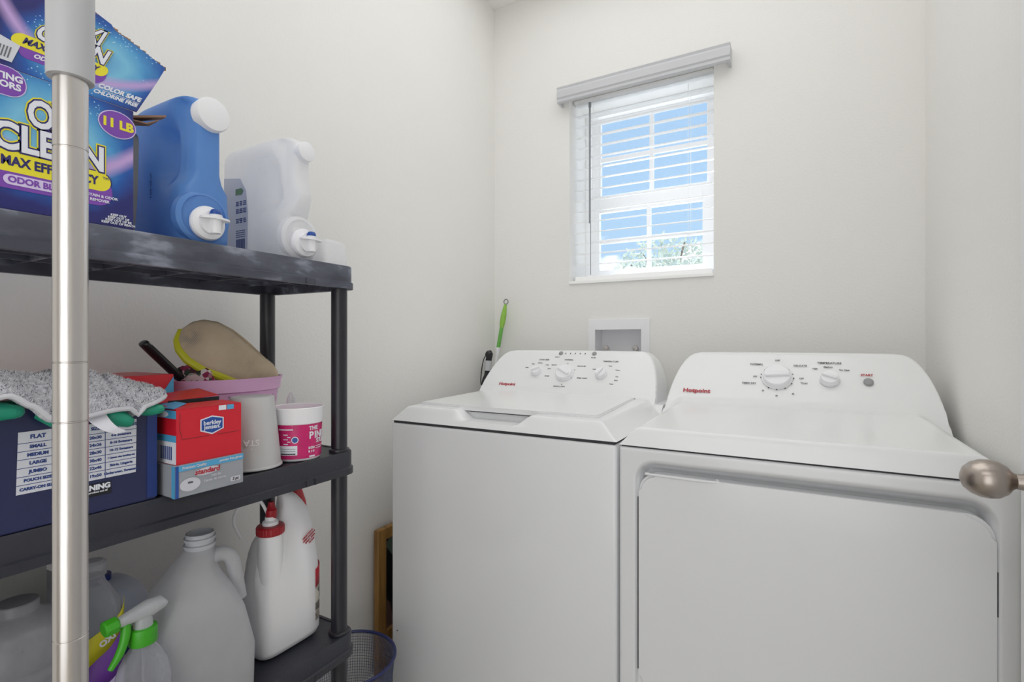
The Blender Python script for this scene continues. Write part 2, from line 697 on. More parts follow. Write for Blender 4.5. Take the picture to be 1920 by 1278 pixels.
def sheet(bm, xs, ys, fn, zbase):
    """closed height solid: top from fn(x, y), walls down to zbase"""
    G = [[bm.verts.new((x, y, fn(x, y))) for x in xs] for y in ys]
    for j in range(len(ys) - 1):
        for i in range(len(xs) - 1):
            bm.faces.new((G[j][i], G[j][i + 1], G[j + 1][i + 1], G[j + 1][i]))
    loop = G[0][:] + [G[j][-1] for j in range(1, len(ys))] + G[-1][-2::-1] + [G[j][0] for j in range(len(ys) - 2, 0, -1)]
    lo = [bm.verts.new((v.co.x, v.co.y, zbase)) for v in loop]
    n = len(loop)
    for i in range(n):
        bm.faces.new((loop[i], lo[i], lo[(i + 1) % n], loop[(i + 1) % n]))
    bm.faces.new(lo)


def frange(a, b, n):
    return [a + (b - a) * i / n for i in range(n + 1)]


# ---------------------------------------------------------------- room shell
XL, XR, YB, YF, ZC = -1.196, 0.352, 1.983, 0.055, 2.672
HX0, HX1, HY = -1.196, 1.3, -2.2
b = bm_new()
box(b, HX0 - .1, HX1 + .1, HY - .1, YB + .25, -0.12, -0.006)
floor = struct('floor', b, JOINT)
ti = None
k = 0
ty = YF
tile0 = None
for iy in range(0, 5):
    for ix in range(0, 4):
        x0 = XL + ix * 0.40 + 0.002
        x1 = min(x0 + 0.396, XR - 0.002)
        y0 = 0.06 + iy * 0.40
        y1 = min(y0 + 0.396, YB - 0.002)
        if x1 - x0 < 0.02 or y1 - y0 < 0.02:
            continue
        t = bm_new()
        box(t, x0, x1, y0, y1, -0.006, 0.0)
        obj('tile', t, FLOOR, floor, bev=0.001)
b = bm_new()
box(b, HX0, HX1, HY, YF, -0.006, 0.0)
obj('hall_flooring', b, FLOOR, floor)

b = bm_new()
box(b, HX0 - .1, HX1 + .1, HY - .1, YB + .25, ZC, ZC + .1)
struct('ceiling', b, CEIL)

# back wall with window opening and the laundry box opening
WX0, WX1, WZ0, WZ1 = -0.829, -0.259, 1.401, 2.186
BX0, BX1, BZ0, BZ1 = -0.722, -0.517, 1.02, 1.216
b = bm_new()
T = 0.24
box(b, XL - .1, WX0, YB, YB + T, 0, ZC)
box(b, WX1, XR + .1, YB, YB + T, 0, ZC)
box(b, WX0, WX1, YB, YB + T, WZ1, ZC)
box(b, WX0, WX1, YB, YB + T, BZ1, WZ0)
box(b, WX0, WX1, YB, YB + T, 0, BZ0)
box(b, WX0, BX0, YB, YB + T, BZ0, BZ1)
box(b, BX1, WX1, YB, YB + T, BZ0, BZ1)
box(b, BX0, BX1, YB + .10, YB + T, BZ0, BZ1)
struct('wall_back', b, WALL, smooth=False)
b = bm_new()
box(b, XL - .1, XL, HY, YB, 0, ZC)
struct('wall_left', b, WALL, smooth=False)
b = bm_new()
box(b, XR, XR + .1, YF, YB, 0, ZC)
struct('wall_right', b, WALL, smooth=False)
# short return of the front wall where the open door hangs; the room opens to the hall behind the camera
DX0, DX1, DZ = -0.60, 0.325, 2.06
b = bm_new()
box(b, DX1, XR + .1, YF - .1, YF, 0, ZC)
struct('wall_front', b, WALL, smooth=False)
# hall behind
b = bm_new()
box(b, HX1, HX1 + .1, HY, YF - .1, 0, ZC)
box(b, HX0 - .1, HX1 + .1, HY - .1, HY, 0, ZC)
box(b, XR + .1, HX1 + .1, YF - .1, YF, 0, ZC)
struct('wall_hall', b, WALL, smooth=False)


def skirting(name, x0, x1, y0, y1):
    b = bm_new()
    box(b, x0, x1, y0, y1, 0, 0.085)
    struct(name, b, TRIM, bev=0.004)


skirting('baseboard_left', XL, XL + .012, YF, YB)
skirting('baseboard_back', XL + .012, XR - .012, YB - .012, YB)
skirting('baseboard_right', XR - .012, XR, YF + .06, YB)

# ---------------------------------------------------------------- window
WY = 2.190
b = bm_new()
fw = 0.022
for (x0, x1, z0, z1) in ((WX0, WX0 + fw, WZ0, WZ1), (WX1 - fw, WX1, WZ0, WZ1), (WX0 + fw, WX1 - fw, WZ1 - fw, WZ1), (WX0 + fw, WX1 - fw, WZ0, WZ0 + .03)):
    box(b, x0, x1, WY - .02, WY + .04, z0, z1)
win = struct('window_1', b, VINYL, bev=0.002)
PX0, PX1 = -0.768, -0.313


def sash(name, z0, z1, y, px0, px1, rail_lo, rail_hi):
    b = bm_new()
    ox0, ox1 = WX0 + fw, WX1 - fw
    box(b, ox0, px0, y, y + .022, z0 - rail_lo, z1 + rail_hi)
    box(b, px1, ox1, y, y + .022, z0 - rail_lo, z1 + rail_hi)
    box(b, px0, px1, y, y + .022, z0 - rail_lo, z0)
    box(b, px0, px1, y, y + .022, z1, z1 + rail_hi)
    s = obj(name, b, VINYL, win, bev=0.0015)
    xm, zm = (px0 + px1) / 2, (z0 + z1) / 2
    for (a0, a1, c0, c1) in ((xm - .009, xm + .009, z0, z1), (px0, px1, zm - .010, zm + .010)):
        b = bm_new()
        dy_ = .0012 if c1 - c0 < .03 else 0
        box(b, a0, a1, y + .004 + dy_, y + .018 - dy_, c0, c1)
        obj('muntin', b, VINYL, s, bev=0.001)
    for (a0, a1) in ((px0, xm - .009), (xm + .009, px1)):
        for (c0, c1) in ((z0, zm - .010), (zm + .010, z1)):
            b = bm_new()
            box(b, a0, a1, y + .009, y + .013, c0, c1)
            obj('pane', b, GLASS, s, smooth=False)


sash('upper_sash', 1.812, 2.149, WY + .012, PX0, PX1, .035, .015)
sash('lower_sash', 1.478, 1.735, WY - .014, PX0 + .003, PX1 - .014, .045, .075)
b = bm_new()
box(b, WX0, WX1, YB - .008, WY - .02, WZ0 - .0005, WZ0 + .012)
obj('window_sill', b, VINYL, win, bev=0.002)

# the outdoors that shows between the slats
b = bm_new()
box(b, -14, 6, 13.0, 20.0, -0.12, 2.75)
hs = thing('neighbour_house', (-8.5, 17, -0.12), 'small neighbouring house with grey gable roof seen low in the left window panes', 'house')
obj('house_wall', b, STUCCO, hs, smooth=False)
b = bm_new()
for (x0, x1, zt, y0) in ((-9.2, -6.6, 4.35, 12.6), (-14, -9.4, 3.7, 13.0)):
    v = [b.verts.new(p) for p in ((x0, y0, 2.75), (x1, y0, 2.75), ((x0 + x1) / 2, y0, zt), (x0, 20.2, 2.75), (x1, 20.2, 2.75), ((x0 + x1) / 2, 20.2, zt))]
    for f in ((0, 1, 2), (5, 4, 3), (0, 2, 5, 3), (1, 4, 5, 2), (0, 3, 4, 1)):
        b.faces.new([v[i] for i in f])
obj('roof', b, ROOF, hs, smooth=False)
b = bm_new()
box(b, -30, 30, 2.4, 60, -0.3, -0.12)
struct('ground', b, M('pale_ground', (226, 224, 218), .9, var=.1))

tr = thing('garden_tree', (-2.2, 10.5, -0.12), 'leafy tree coloured pale for outdoor glare, low in the right window panes', 'tree')
b = bm_new()
tube(b, [(-2.2, 10.5, -0.12), (-2.15, 10.5, 1.4), (-2.3, 10.5, 2.4)], [.12, .09, .05], 8, 4)
for k in range(6):
    a = k * 1.05
    tube(b, [(-2.2, 10.5, 1.6 + .1 * k), (-2.2 + .8 * math.cos(a), 10.5 + .8 * math.sin(a), 2.4 + .12 * k)], [.04, .015], 6)
obj('trunk', b, BARK, tr)
b = bm_new()
rn = random.Random(3)
for k in range(2600):
    u = Vector((rn.gauss(0, 1), rn.gauss(0, 1), rn.gauss(0, 1))).normalized() * (rn.random() ** .4)
    c = Vector((-2.2 + u.x * 1.15, 10.5 + u.y * 1.1, 2.35 + u.z * 1.0))
    d = Vector((rn.uniform(-1, 1), rn.uniform(-1, 1), rn.uniform(-1, 1))).normalized() * .07
    q = d.cross(Vector((rn.uniform(-1, 1), rn.uniform(-1, 1), 1))).normalized() * .03
    vs = [b.verts.new(c - d), b.verts.new(c + q), b.verts.new(c + d), b.verts.new(c - q)]
    b.faces.new(vs)
o = obj('foliage', b, LEAF, tr, smooth=False)
o['kind'] = 'stuff'

# ---------------------------------------------------------------- blind
BY = 2.045
bl = thing('window_blind', (-0.544, BY, WZ0 + .012), 'white horizontal slatted blind lowered over the small window', 'window blind')
b = bm_new()
# valance: moulded board with returns, hung in front of the wall
vx0, vx1, vz0, vz1 = -0.862, -0.198, 2.150, 2.216
prof = [(0.0, vz0), (-0.004, vz0 + .004), (-0.004, vz0 + .014), (-0.008, vz0 + .02), (-0.008, vz1 - .02), (-0.004, vz1 - .012), (-0.007, vz1 - .004), (-0.002, vz1), (0.008, vz1), (0.008, vz0)]
yv = YB - .050
rings = [[Vector((x, yv + p[0], p[1])) for p in prof] for x in (vx0, vx1)]
loft(b, rings)
box(b, vx0, vx0 + .008, yv + .008, YB, vz0, vz1)
box(b, vx1 - .008, vx1, yv + .008, YB, vz0, vz1)
obj('valance', b, VALANCE, bl, angle=20)
b = bm_new()
box(b, WX0 + .006, WX1 - .006, BY - .028, BY + .028, WZ1 - .012, WZ1 - .001)
obj('headrail', b, VINYL, bl, bev=.002)
slat_me = None
NS = 16
for i in range(NS):
    zc = 2.168 - i * 0.0453
    if slat_me is None:
        b = bm_new()
        n = 6
        rings = []
        for x in (-(WX1 - WX0) / 2 + .008, (WX1 - WX0) / 2 - .008):
            r = []
            for k in range(n + 1):
                u = -1 + 2 * k / n
                r.append(Vector((x, u * .0255, .0025 * (1 - u * u) + .0013)))
            for k in range(n, -1, -1):
                u = -1 + 2 * k / n
                r.append(Vector((x, u * .0255, .0025 * (1 - u * u) - .0013)))
            rings.append(r)
        loft(b, rings)
        s0 = obj('slat', b, SLAT, bl)
        slat_me = s0
        s0.location = Vector((0, 0, zc - bl.location.z))
        # mesh was laid out around the world origin: recentre on the slat
        for v in s0.data.vertices:
            v.co += wloc(bl)
        s = s0
    else:
        s = slat_me.copy()
        COL.objects.link(s)
        s.parent = bl
    s.location = Vector((0, 0, zc - bl.location.z))
    s.rotation_euler = (math.radians(13.0), 0, 0)
b = bm_new()
box(b, WX0 + .010, WX1 - .010, BY - .026, BY + .026, 1.416, 1.436)
obj('bottom_rail', b, VINYL, bl, bev=.003)
for x in (-0.735, -0.355):
    for dy in (-.0265, .0265):
        b = bm_new()
        tube(b, [(x, BY + dy, 1.43), (x, BY + dy, 2.145)], .0007, 6)
        obj('ladder_cord', b, VINYL, bl)
b = bm_new()
tube(b, [(-0.748, BY - .036, 2.15), (-0.748, BY - .036, 1.655)], .0042, 8)
tube(b, [(-0.748, BY - .036, 2.16), (-0.748, BY - .036, 2.14)], .006, 8)
obj('tilt_wand', b, WAND, bl, label='grey tilt wand')
b = bm_new()
tube(b, [(-0.7455, BY - .034, 1.655), (-0.7455, BY - .034, 1.44)], .0016, 6)
obj('lift_cord', b, WAND, bl)

# ---------------------------------------------------------------- door and knob
b = bm_new()
dr_face = 0.292
rbox(b, dr_face, dr_face + .035, 0.10, 1.022, 0.012, 2.045, .002, 1)
door = struct('door_1', b, TRIM)
b = bm_new()
kz, ky = 0.968, 0.955
lathe(b, [(.032, 0), (.032, .004), (.026, .009), (.012, .012), (.0105, .024), (.013, .028), (.020, .033), (.0255, .042), (.0272, .052), (.0262, .062), (.022, .072), (.0145, .080), (.006, .0835), (0, .084)], (dr_face, ky, kz), (-1, 0, 0), 40)
obj('door_knob', b, NICKEL, door, label='satin nickel egg-shaped knob')
b = bm_new()
box(b, dr_face + .006, dr_face + .029, 1.021, 1.0235, kz - .028, kz + .028)
tube(b, [(dr_face + .0175, 1.022, kz), (dr_face + .0175, 1.030, kz)], .008, 12)
obj('door_latch', b, NICKEL, door)

# ---------------------------------------------------------------- washer
WAX0, WAX1, WAY0, WAY1 = -1.042, -0.358, 1.135, 1.80
ws = thing('washing_machine', (-0.70, 1.467, 0), 'white top-loading washing machine left of the dryer with closed lid and three dials', 'washing machine')
b = bm_new()
rbox(b, WAX0, WAX1, WAY0, WAY1, 0.02, 0.923, .008, 3)
obj('body', b, ENAMEL, ws)
b = bm_new()
box(b, WAX0 + .006, WAX1 - .006, WAY0 + .005, WAY1 - .01, 0.915, 0.931)
obj('seam_shade', b, DARKGAP, ws, smooth=False)  # dark box painted in as the shade inside the seam
for sx in (WAX0 + .05, WAX1 - .05):
    for sy in (WAY0 + .05, WAY1 - .05):
        b = bm_new()
        lathe(b, [(.02, 0), (.02, .012), (.012, .014), (.012, .024)], (sx, sy, 0), n=16)
        obj('foot', b, BLACKPL, ws)


def console(x, y, cx, hw, ztop, y0, lean, rise0):
    """console hump above the flat top: leaning face, rounded shoulders, flared sides"""
    z = rise0 + (y - y0) / lean * (ztop - rise0)
    z = smin(z, ztop + .002, .012)
    u = abs(x - cx)
    e = hw - u                                   # distance in from the side at the base
    # side wall: flare at foot, steep, then rounded shoulder
    if e <= 0:
        s = 0
    else:
        q = min(1.0, e / .105)
        s = (1 - (1 - q) ** 3.2) ** 0.62
    arch = rise0 - .012 + (ztop - rise0 + .012) * s + .004 * (1 - (u / hw) ** 2)
    return smin(z, arch, .012)


def wash_h(x, y):
    ex = min(x - WAX0, WAX1 - x)
    ey = y - WAY0
    side = .930 + ex * .95
    front = .930 + ey * 1.75
    base = smin(smin(side, front, .006), .972 + (y - 1.16) * .012, .006)
    base = max(base, .930)
    # finger notch below the lid lip
    if y < 1.235:
        n0 = sstep(-.835, -.785, x) * (1 - sstep(-.640, -.585, x))
        base = min(base, base * (1 - n0) + min(base, .9445) * n0)
    if y > 1.58:
        c = console(x, y, -.714, .331, 1.128, 1.615, .125, .976)
        if y > WAY1 - .02:
            c = min(c, 1.128 - (y - WAY1 + .02) * 1.2)
        base = smax(base, c, .008)
    return base


b = bm_new()
xs = frange(WAX0, WAX0 + .12, 40)[:-1] + frange(WAX0 + .12, WAX1 - .12, 84)[:-1] + frange(WAX1 - .12, WAX1, 40)
ys = frange(WAY0, 1.25, 40)[:-1] + frange(1.25, 1.58, 24)[:-1] + frange(1.58, WAY1, 56)
sheet(b, xs, ys, wash_h, .930)
obj('top_panel', b, ENAMEL_TOP, ws, angle=50)
# lid
b = bm_new()
lidp = [(-1.000, 1.612), (-.985, 1.20), (-.82, 1.192), (-.60, 1.192), (-.422, 1.192), (-.447, 1.612)]
t = bm_new()
a = [t.verts.new((p[0], p[1], .9665)) for p in lidp]
c = [t.verts.new((p[0], p[1], .9795 + (p[1] - 1.19) * .008)) for p in lidp]
t.faces.new(a[::-1])
t.faces.new(c)
for i in range(6):
    t.faces.new((a[i], a[(i + 1) % 6], c[(i + 1) % 6], c[i]))
bmesh.ops.bevel(t, geom=[e_ for e_ in t.edges if e_.verts[0].co.z > .975 or e_.verts[1].co.z > .975], offset=.003, segments=2, affect='EDGES')
merge(b, t)
obj('lid', b, ENAMEL_TOP, ws, angle=40)
b = bm_new()
box(b, -.805, -.615, 1.196, 1.235, .9635, .9668)
obj('lid_gap_shade', b, DARKGAP, ws, smooth=False)  # dark strip paints the shade under the lid lip
b = bm_new()
box(b, -.815, -.605, 1.203, 1.240, .943, .9635)
obj('notch_riser', b, ENAMEL, ws, bev=.002)  # white riser added behind the notch to cut the dark opening

CN = Vector((0, -(1.128 - .976), .125)).normalized()      # outward normal of the washer console face
CU = Vector((0, .125, .152)).normalized()                 # up along the face


WSH = .028


def con(x, z, rise0=.976, y0=1.615, lean=.125, ztop=1.128, lift=0.0006):
    y = y0 + (z - rise0) / (ztop - rise0) * lean
    return Vector((x + WSH, y, z)) + CN * lift


def dial(root, x, z, r, notch, name='dial', grip=0.0):
    p = con(x, z)
    b = bm_new()
    lathe(b, [(r * 1.08, 0), (r * 1.08, .002), (r, .004), (r * .97, .014), (r * .9, .017), (0, .0175)], p, CN, 36)
    k = obj(name, b, WHITEPL, root)
    b = bm_new()
    m = face_m(p + CN * .0165, (1, 0, 0), CU) @ Matrix.Rotation(notch, 4, 'Z')
    t = bm_new()
    rbox(t, -r * .85, r * .85, -r * .19, r * .19, 0, .009, .003, 2)
    merge(b, t, m)
    obj('finger_grip', b, WHITEPL, k)
    return k


def contxt(bm, s, x, z, size, bold=0.0):
    text(bm, s, size, face_m(con(x, z), (1, 0, 0), CU), bold)


dial(ws, -.858, 1.050, .0185, math.radians(25))
dial(ws, -.745, 1.046, .0310, math.radians(-30))
dial(ws, -.610, 1.048, .0195, math.radians(60))
b = bm_new()
for (s, x, z, sz) in (('LOAD SIZE', -.845, 1.093, .0085), ('Small', -.905, 1.064, .006), ('Med', -.884, 1.077, .006), ('Medium', -.856, 1.081, .006), ('Large', -.825, 1.075, .006), ('Super', -.812, 1.062, .006),
                      ('NORMAL', -.745, 1.094, .0085), ('BULKY', -.797, 1.075, .007), ('DELICATES', -.690, 1.073, .0065), ('RINSE', -.812, 1.036, .007), ('SPEED WASH', -.676, 1.033, .0065), ('DRAIN & SPIN', -.752, 1.003, .007),
                      ('TEMPERATURE', -.588, 1.091, .0085), ('Cold', -.640, 1.064, .006), ('Cool', -.585, 1.076, .006), ('Warm', -.556, 1.063, .006), ('Hot', -.553, 1.042, .006), ('Extra', -.553, 1.030, .006), ('Rinse', -.566, 1.018, .006),
                      ('START', -.795, 1.103, .006), ('PAUSE', -.655, 1.103, .006)):
    contxt(b, s, x, z, sz, .0001)
for i in range(5):
    p = con(-.766 + i * .019, 1.117)
    plate(b, rect(.0035, .006), face_m(p, (1, 0, 0), CU))
for (dx, dz) in ((-.034, 0), (.033, .014), (.030, -.014), (0, -.036), (0, .035)):
    plate(b, ellipse(.0018, .0018, n=10), face_m(con(-.745 + dx, 1.046 + dz), (1, 0, 0), CU))
obj('dial_lettering', b, INK, ws, smooth=False, label='small grey lettering')
b = bm_new()
text(b, 'Hotpoint', .0165, face_m(con(-.962, 1.003), (1, 0, 0), CU), .0006, xs=1.12)
obj('brand_lettering', b, REDINK, ws, smooth=False, label='small red lettering')
for x in (-.785, -.655):
    b = bm_new()
    lathe(b, [(.0085, 0), (.0085, .0015), (.006, .003), (0, .0032)], con(x, 1.117), CN, 20)
    obj('push_button', b, GREYBTN, ws, label='small grey round button')
b = bm_new()
lathe(b, [(.0035, 0), (.003, .002), (0, .0025)], (-.447, 1.604, .977), n=10)
obj('hinge_pin', b, DARKGAP, ws)
b = bm_new()
lathe(b, [(.0022, 0), (.0018, .001), (0, .0012)], (-1.0185, WAY0, .314), (0, -1, 0), 10)
obj('screw', b, DARKGAP, ws)

# ---------------------------------------------------------------- dryer
DXa, DXb, DYa, DYb = -0.3525, 0.328, 1.135, 1.82
ds = thing('clothes_dryer', (-0.012, 1.477, 0), 'white front-loading clothes dryer right of the washer with wide closed door', 'dryer')


def rr_sdf(x, z, x0, x1, z0, z1, r):
    qx = abs(x - (x0 + x1) / 2) - (x1 - x0) / 2 + r
    qz = abs(z - (z0 + z1) / 2) - (z1 - z0) / 2 + r
    return math.hypot(max(qx, 0), max(qz, 0)) + min(max(qx, qz), 0) - r


def front_y(x, z):
    d = -rr_sdf(x, z, -.3165, .3005, .30, .900, .048)      # inside is positive
    y = DYa
    if d > 0:
        top = min(1, max(0, (.900 - z) / .030)) ** .8 * .040
        sid = sstep(0, .007, d) * .012
        y += min(max(sid * (1 - sstep(.85, .88, z)), top * sstep(0, .02, d)), .040) if z > .80 else sid
    e = min(x - DXa, DXb - x, .9225 - z)
    if e < .008:
        y += .008 - math.sqrt(max(0, .008 ** 2 - (.008 - e) ** 2))
    return y


b = bm_new()
xs = frange(DXa, -.27, 44)[:-1] + frange(-.27, .25, 50)[:-1] + frange(.25, DXb, 44)
zs = frange(0.02, .36, 14)[:-1] + frange(.36, .82, 24)[:-1] + frange(.82, .9225, 44)
G = [[b.verts.new((x, front_y(x, z), z)) for x in xs] for z in zs]
for j in range(len(zs) - 1):
    for i in range(len(xs) - 1):
        b.faces.new((G[j][i], G[j][i + 1], G[j + 1][i + 1], G[j + 1][i]))
loop = G[0][:] + [G[j][-1] for j in range(1, len(zs))] + G[-1][-2::-1] + [G[j][0] for j in range(len(zs) - 2, 0, -1)]
lo = [b.verts.new((v.co.x, DYb, v.co.z)) for v in loop]
for i in range(len(loop)):
    b.faces.new((loop[i], lo[i], lo[(i + 1) % len(loop)], loop[(i + 1) % len(loop)]))
b.faces.new(lo)
obj('body', b, ENAMEL, ds, angle=60)
b = bm_new()
box(b, DXa + .006, DXb - .006, DYa + .006, DYb - .01, .912, .929)
obj('seam_shade', b, DARKGAP, ds, smooth=False)  # dark box stands for shade between body and top
for sx in (DXa + .05, DXb - .05):
    for sy in (DYa + .05, DYb - .05):
        b = bm_new()
        lathe(b, [(.02, 0), (.02, .012), (.012, .014), (.012, .024)], (sx, sy, 0), n=16)
        obj('foot', b, BLACKPL, ds)
# door
b = bm_new()
t = bm_new()
pts = rect(.603, .495, -.0055, .8675 - .495 / 2, .042, 8)
a = [t.verts.new((p[0], DYa + .030, p[1])) for p in pts]
c = [t.verts.new((p[0], DYa + .001, p[1])) for p in pts]
n = len(pts)
t.faces.new(a)
t.faces.new(c[::-1])
for i in range(n):
    t.faces.new((a[i], a[(i + 1) % n], c[(i + 1) % n], c[i]))
bmesh.ops.bevel(t, geom=[q for q in t.edges if q.verts[0].co.y < DYa + .01 and q.verts[1].co.y < DYa + .01], offset=.006, segments=3, affect='EDGES')
merge(b, t)
dd = obj('dryer_door', b, ENAMEL, ds, angle=50)
b = bm_new()
tube(b, [(-.288, DYa + .012, .8655), (-.282, DYa + .002, .8655), (-.150, DYa + .002, .8655), (-.144, DYa + .012, .869)], .0028, 8, 4)
obj('door_grip', b, ENAMEL, dd)
b = bm_new()
box(b, .2968, .2988, DYa + .003, DYa + .008, .70, .775)
obj('hinge', b, DARKGAP, ds, smooth=False)
b = bm_new()
box(b, -.3125, -.3085, DYa + .009, DYa + .011, .42, .81)
obj('door_gap_shade', b, DARKGAP, ds, smooth=False)  # dark strip paints the shade down the door's left gap


def dry_h(x, y):
    ex0, ex1 = x - DXa, DXb - x
    ey = y - DYa
    side = smin(.926 + ex0 * 1.1, .926 + ex1 * .95, .006)
    front = .926 + ey * 2.1
    base = smin(smin(side, front, .007), .966 + (y - 1.155) * .030, .010)
    base = max(base, .926)
    c = console(x, y, -.010, .338, 1.128, 1.590, .145, .968)
    if y > 1.70:
        pass
    if y > DYb - .02:
        c = min(c, 1.128 - (y - DYb + .02) * 1.2)
    return smax(base, c, .030) if y > 1.42 else base


b = bm_new()
xs = frange(DXa, DXa + .12, 44)[:-1] + frange(DXa + .12, DXb - .12, 70)[:-1] + frange(DXb - .12, DXb, 44)
ys = frange(DYa, 1.20, 30)[:-1] + frange(1.20, 1.42, 16)[:-1] + frange(1.42, DYb, 90)
sheet(b, xs, ys, dry_h, .926)
obj('top_panel', b, ENAMEL_TOP, ds, angle=60)


def dcon(x, z, lift=.003):
    y = 1.590 + (z - .968) / (1.128 - .968) * .145
    return Vector((x, y, z)) + CN * lift


con_w = con
con = lambda x, z, **k: dcon(x, z)
dial(ds, -.045, 1.054, .0375, math.radians(5))
dial(ds, .085, 1.053, .0225, math.radians(-20))
b = bm_new()
for (s, x, z, sz) in (('OFF', -.045, 1.103, .0075), ('NORMAL', -.100, 1.091, .0085), ('DELICATE', .014, 1.089, .0075), ('OFF', -.103, 1.056, .0065), ('TIMED DRY', -.118, 1.037, .0075), ('OFF', .017, 1.054, .0065), ('Timed', .023, 1.042, .0065),
                      ('20', -.080, 1.018, .006), ('40', -.045, 1.006, .006), ('60', -.004, 1.013, .006),
                      ('TEMPERATURE', .086, 1.098, .009), ('High', .051, 1.082, .0068), ('Medium', .083, 1.087, .0068), ('No Heat', .121, 1.080, .0068)):
    text(b, s, sz, face_m(con(x, z), (1, 0, 0), CU), .00012)
for a in (20, 0, -28, -60, -90, -120, 140, 165, 180):
    plate(b, ellipse(.0019, .0019, n=10), face_m(con(-.045 + .0425 * math.cos(math.radians(a)), 1.054 + .032 * math.sin(math.radians(a))), (1, 0, 0), CU))
for a in (48, 66, 118, 132):
    plate(b, rect(.008, .002), face_m(con(-.045 + .0425 * math.cos(math.radians(a)), 1.054 + .032 * math.sin(math.radians(a))), (1, 0, 0), CU) @ Matrix.Rotation(math.radians(a - 90), 4, 'Z'))
obj('dial_lettering', b, INKD, ds, smooth=False, label='small dark lettering')
b = bm_new()
text(b, 'Hotpoint', .0185, face_m(con(-.262, 1.010), (1, 0, 0), CU), .0006, xs=1.15)
obj('brand_lettering', b, REDINK, ds, smooth=False, label='small red lettering')
b = bm_new()
text(b, 'START', .0085, face_m(con(.172, 1.068), (1, 0, 0), CU), .0003, xs=1.1)
obj('button_lettering', b, REDINK, ds, smooth=False, label='tiny red lettering')
b = bm_new()
lathe(b, [(.0115, 0), (.0115, .003), (.009, .005), (0, .0055)], con(.174, 1.050), CN, 24)
obj('push_button', b, GREYBTN, ds, label='round grey start button')

# ---------------------------------------------------------------- laundry outlet box in the wall
lb = thing('laundry_outlet_box', (-.617, YB, 1.0), 'white recessed laundry outlet box in the wall behind the washer', 'outlet box')
b = bm_new()
ox0, ox1, oz0, oz1 = -.743, -.492, .985, 1.252
for (x0, x1, z0, z1) in ((ox0, BX0 + .008, oz0, oz1), (BX1 - .008, ox1, oz0, oz1), (BX0 + .008, BX1 - .008, BZ1 - .008, oz1), (BX0 + .008, BX1 - .008, oz0, BZ0 + .008)):
    box(b, x0, x1, YB - .007, YB - .0002, z0, z1)
obj('faceplate', b, WHITEPL, lb, bev=.0015)
b = bm_new()
w = .0025
box(b, BX0 + .0005, BX1 - .0005, YB + .0975, YB + .0995, BZ0 + .0005, BZ1 - .0005)
box(b, BX0 + .0005, BX0 + .003, YB, YB + .097, BZ0 + .0005, BZ1 - .0005)
box(b, BX1 - .003, BX1 - .0005, YB, YB + .097, BZ0 + .0005, BZ1 - .0005)
box(b, BX0 + .003, BX1 - .003, YB, YB + .097, BZ1 - .003, BZ1 - .0005)
box(b, BX0 + .003, BX1 - .003, YB, YB + .097, BZ0 + .0005, BZ0 + .003)
obj('recess', b, WHITEPL, lb, smooth=False)
for x in (-.678, -.556):
    b = bm_new()
    lathe(b, [(.010, 0), (.010, .03), (.013, .034), (.013, .06), (.008, .064), (.008, .085)], (x, YB + .055, BZ0 + .004), n=18)
    v = obj('valve', b, CHROME, lb, label='chrome water valve')
    b = bm_new()
    lathe(b, [(.004, 0), (.004, .012), (.011, .014), (.0115, .02), (.009, .023), (0, .024)], (x, YB + .045, BZ0 + .112), (0, -1, .1), 14)
    obj('valve_handle', b, CHROME, v)
    b = bm_new()
    tube(b, [(x, YB + .052, BZ0 + .02), (x, YB + .055, BZ0 + .115)], .006, 10)
    obj('valve_stem', b, CHROME, v)

# ---------------------------------------------------------------- long green handled pole and folded black cable in the corner
pt = lambda x, y, z: Vector((x, y, z))
br = thing('cleaning_brush', (-1.135, 1.91, 0), 'long brush with lime green grip standing in corner left of washer', 'brush')
b = bm_new()
top = pt(-1.118, 1.945, 1.325)
lowp = pt(-1.150, 1.925, 1.10)
dirv = (lowp - top).normalized()
tube(b, [top, top + dirv * .02, top + dirv * .05, top + dirv * .085, top + dirv * .105], [.0055, .0085, .0125, .012, .0085], 14, 5)
g = obj('grip', b, LIME, br, label='lime green grip')
b = bm_new()
ringc = top - dirv * .012
N = 20
pts = [ringc + Vector((math.cos(2 * PI * i / N) * .0105, 0, math.sin(2 * PI * i / N) * .0105)) for i in range(N + 1)]
tube(b, pts, .0025, 8)
obj('hanging_ring', b, WAND, br)
b = bm_new()
tube(b, [top + dirv * .103, top + dirv * .195], [.0085, .0085], 14)
obj('handle', b, BRUSHGREEN, br, label='green handle')
b = bm_new()
tube(b, [top + dirv * .193, top + dirv * .24, pt(-1.160, 1.915, 1.0), pt(-1.155, 1.90, .10)], [.009, .007, .007, .007], 12)
obj('shaft', b, WHITEPL, br, label='white lower shaft')
b = bm_new()
rbox(b, -1.185, -1.120, 1.875, 1.925, 0.001, .105, .01)
obj('brush_head', b, WHITEPL, br)
cb = thing('folded_cable', (-1.13, 1.80, 0), 'folded black cable with pale band hanging beside the green brush', 'cable')
b = bm_new()
tube(b, [(-1.148, 1.862, 1.088), (-1.158, 1.860, 1.102), (-1.147, 1.858, 1.108), (-1.152, 1.852, 1.06), (-1.152, 1.845, 1.02), (-1.155, 1.83, .975), (-1.13, 1.825, .90), (-1.12, 1.83, .5), (-1.12, 1.83, .012)], [.006, .012, .015, .013, .012, .014, .012, .012, .012], 10, 5)
obj('cable', b, BLACKPL, cb)
b = bm_new()
tube(b, [(-1.1515, 1.8535, 1.078), (-1.152, 1.849, 1.035)], .0165, 12)
obj('cable_band', b, GREYPL, cb, label='pale grey band')
b = bm_new()
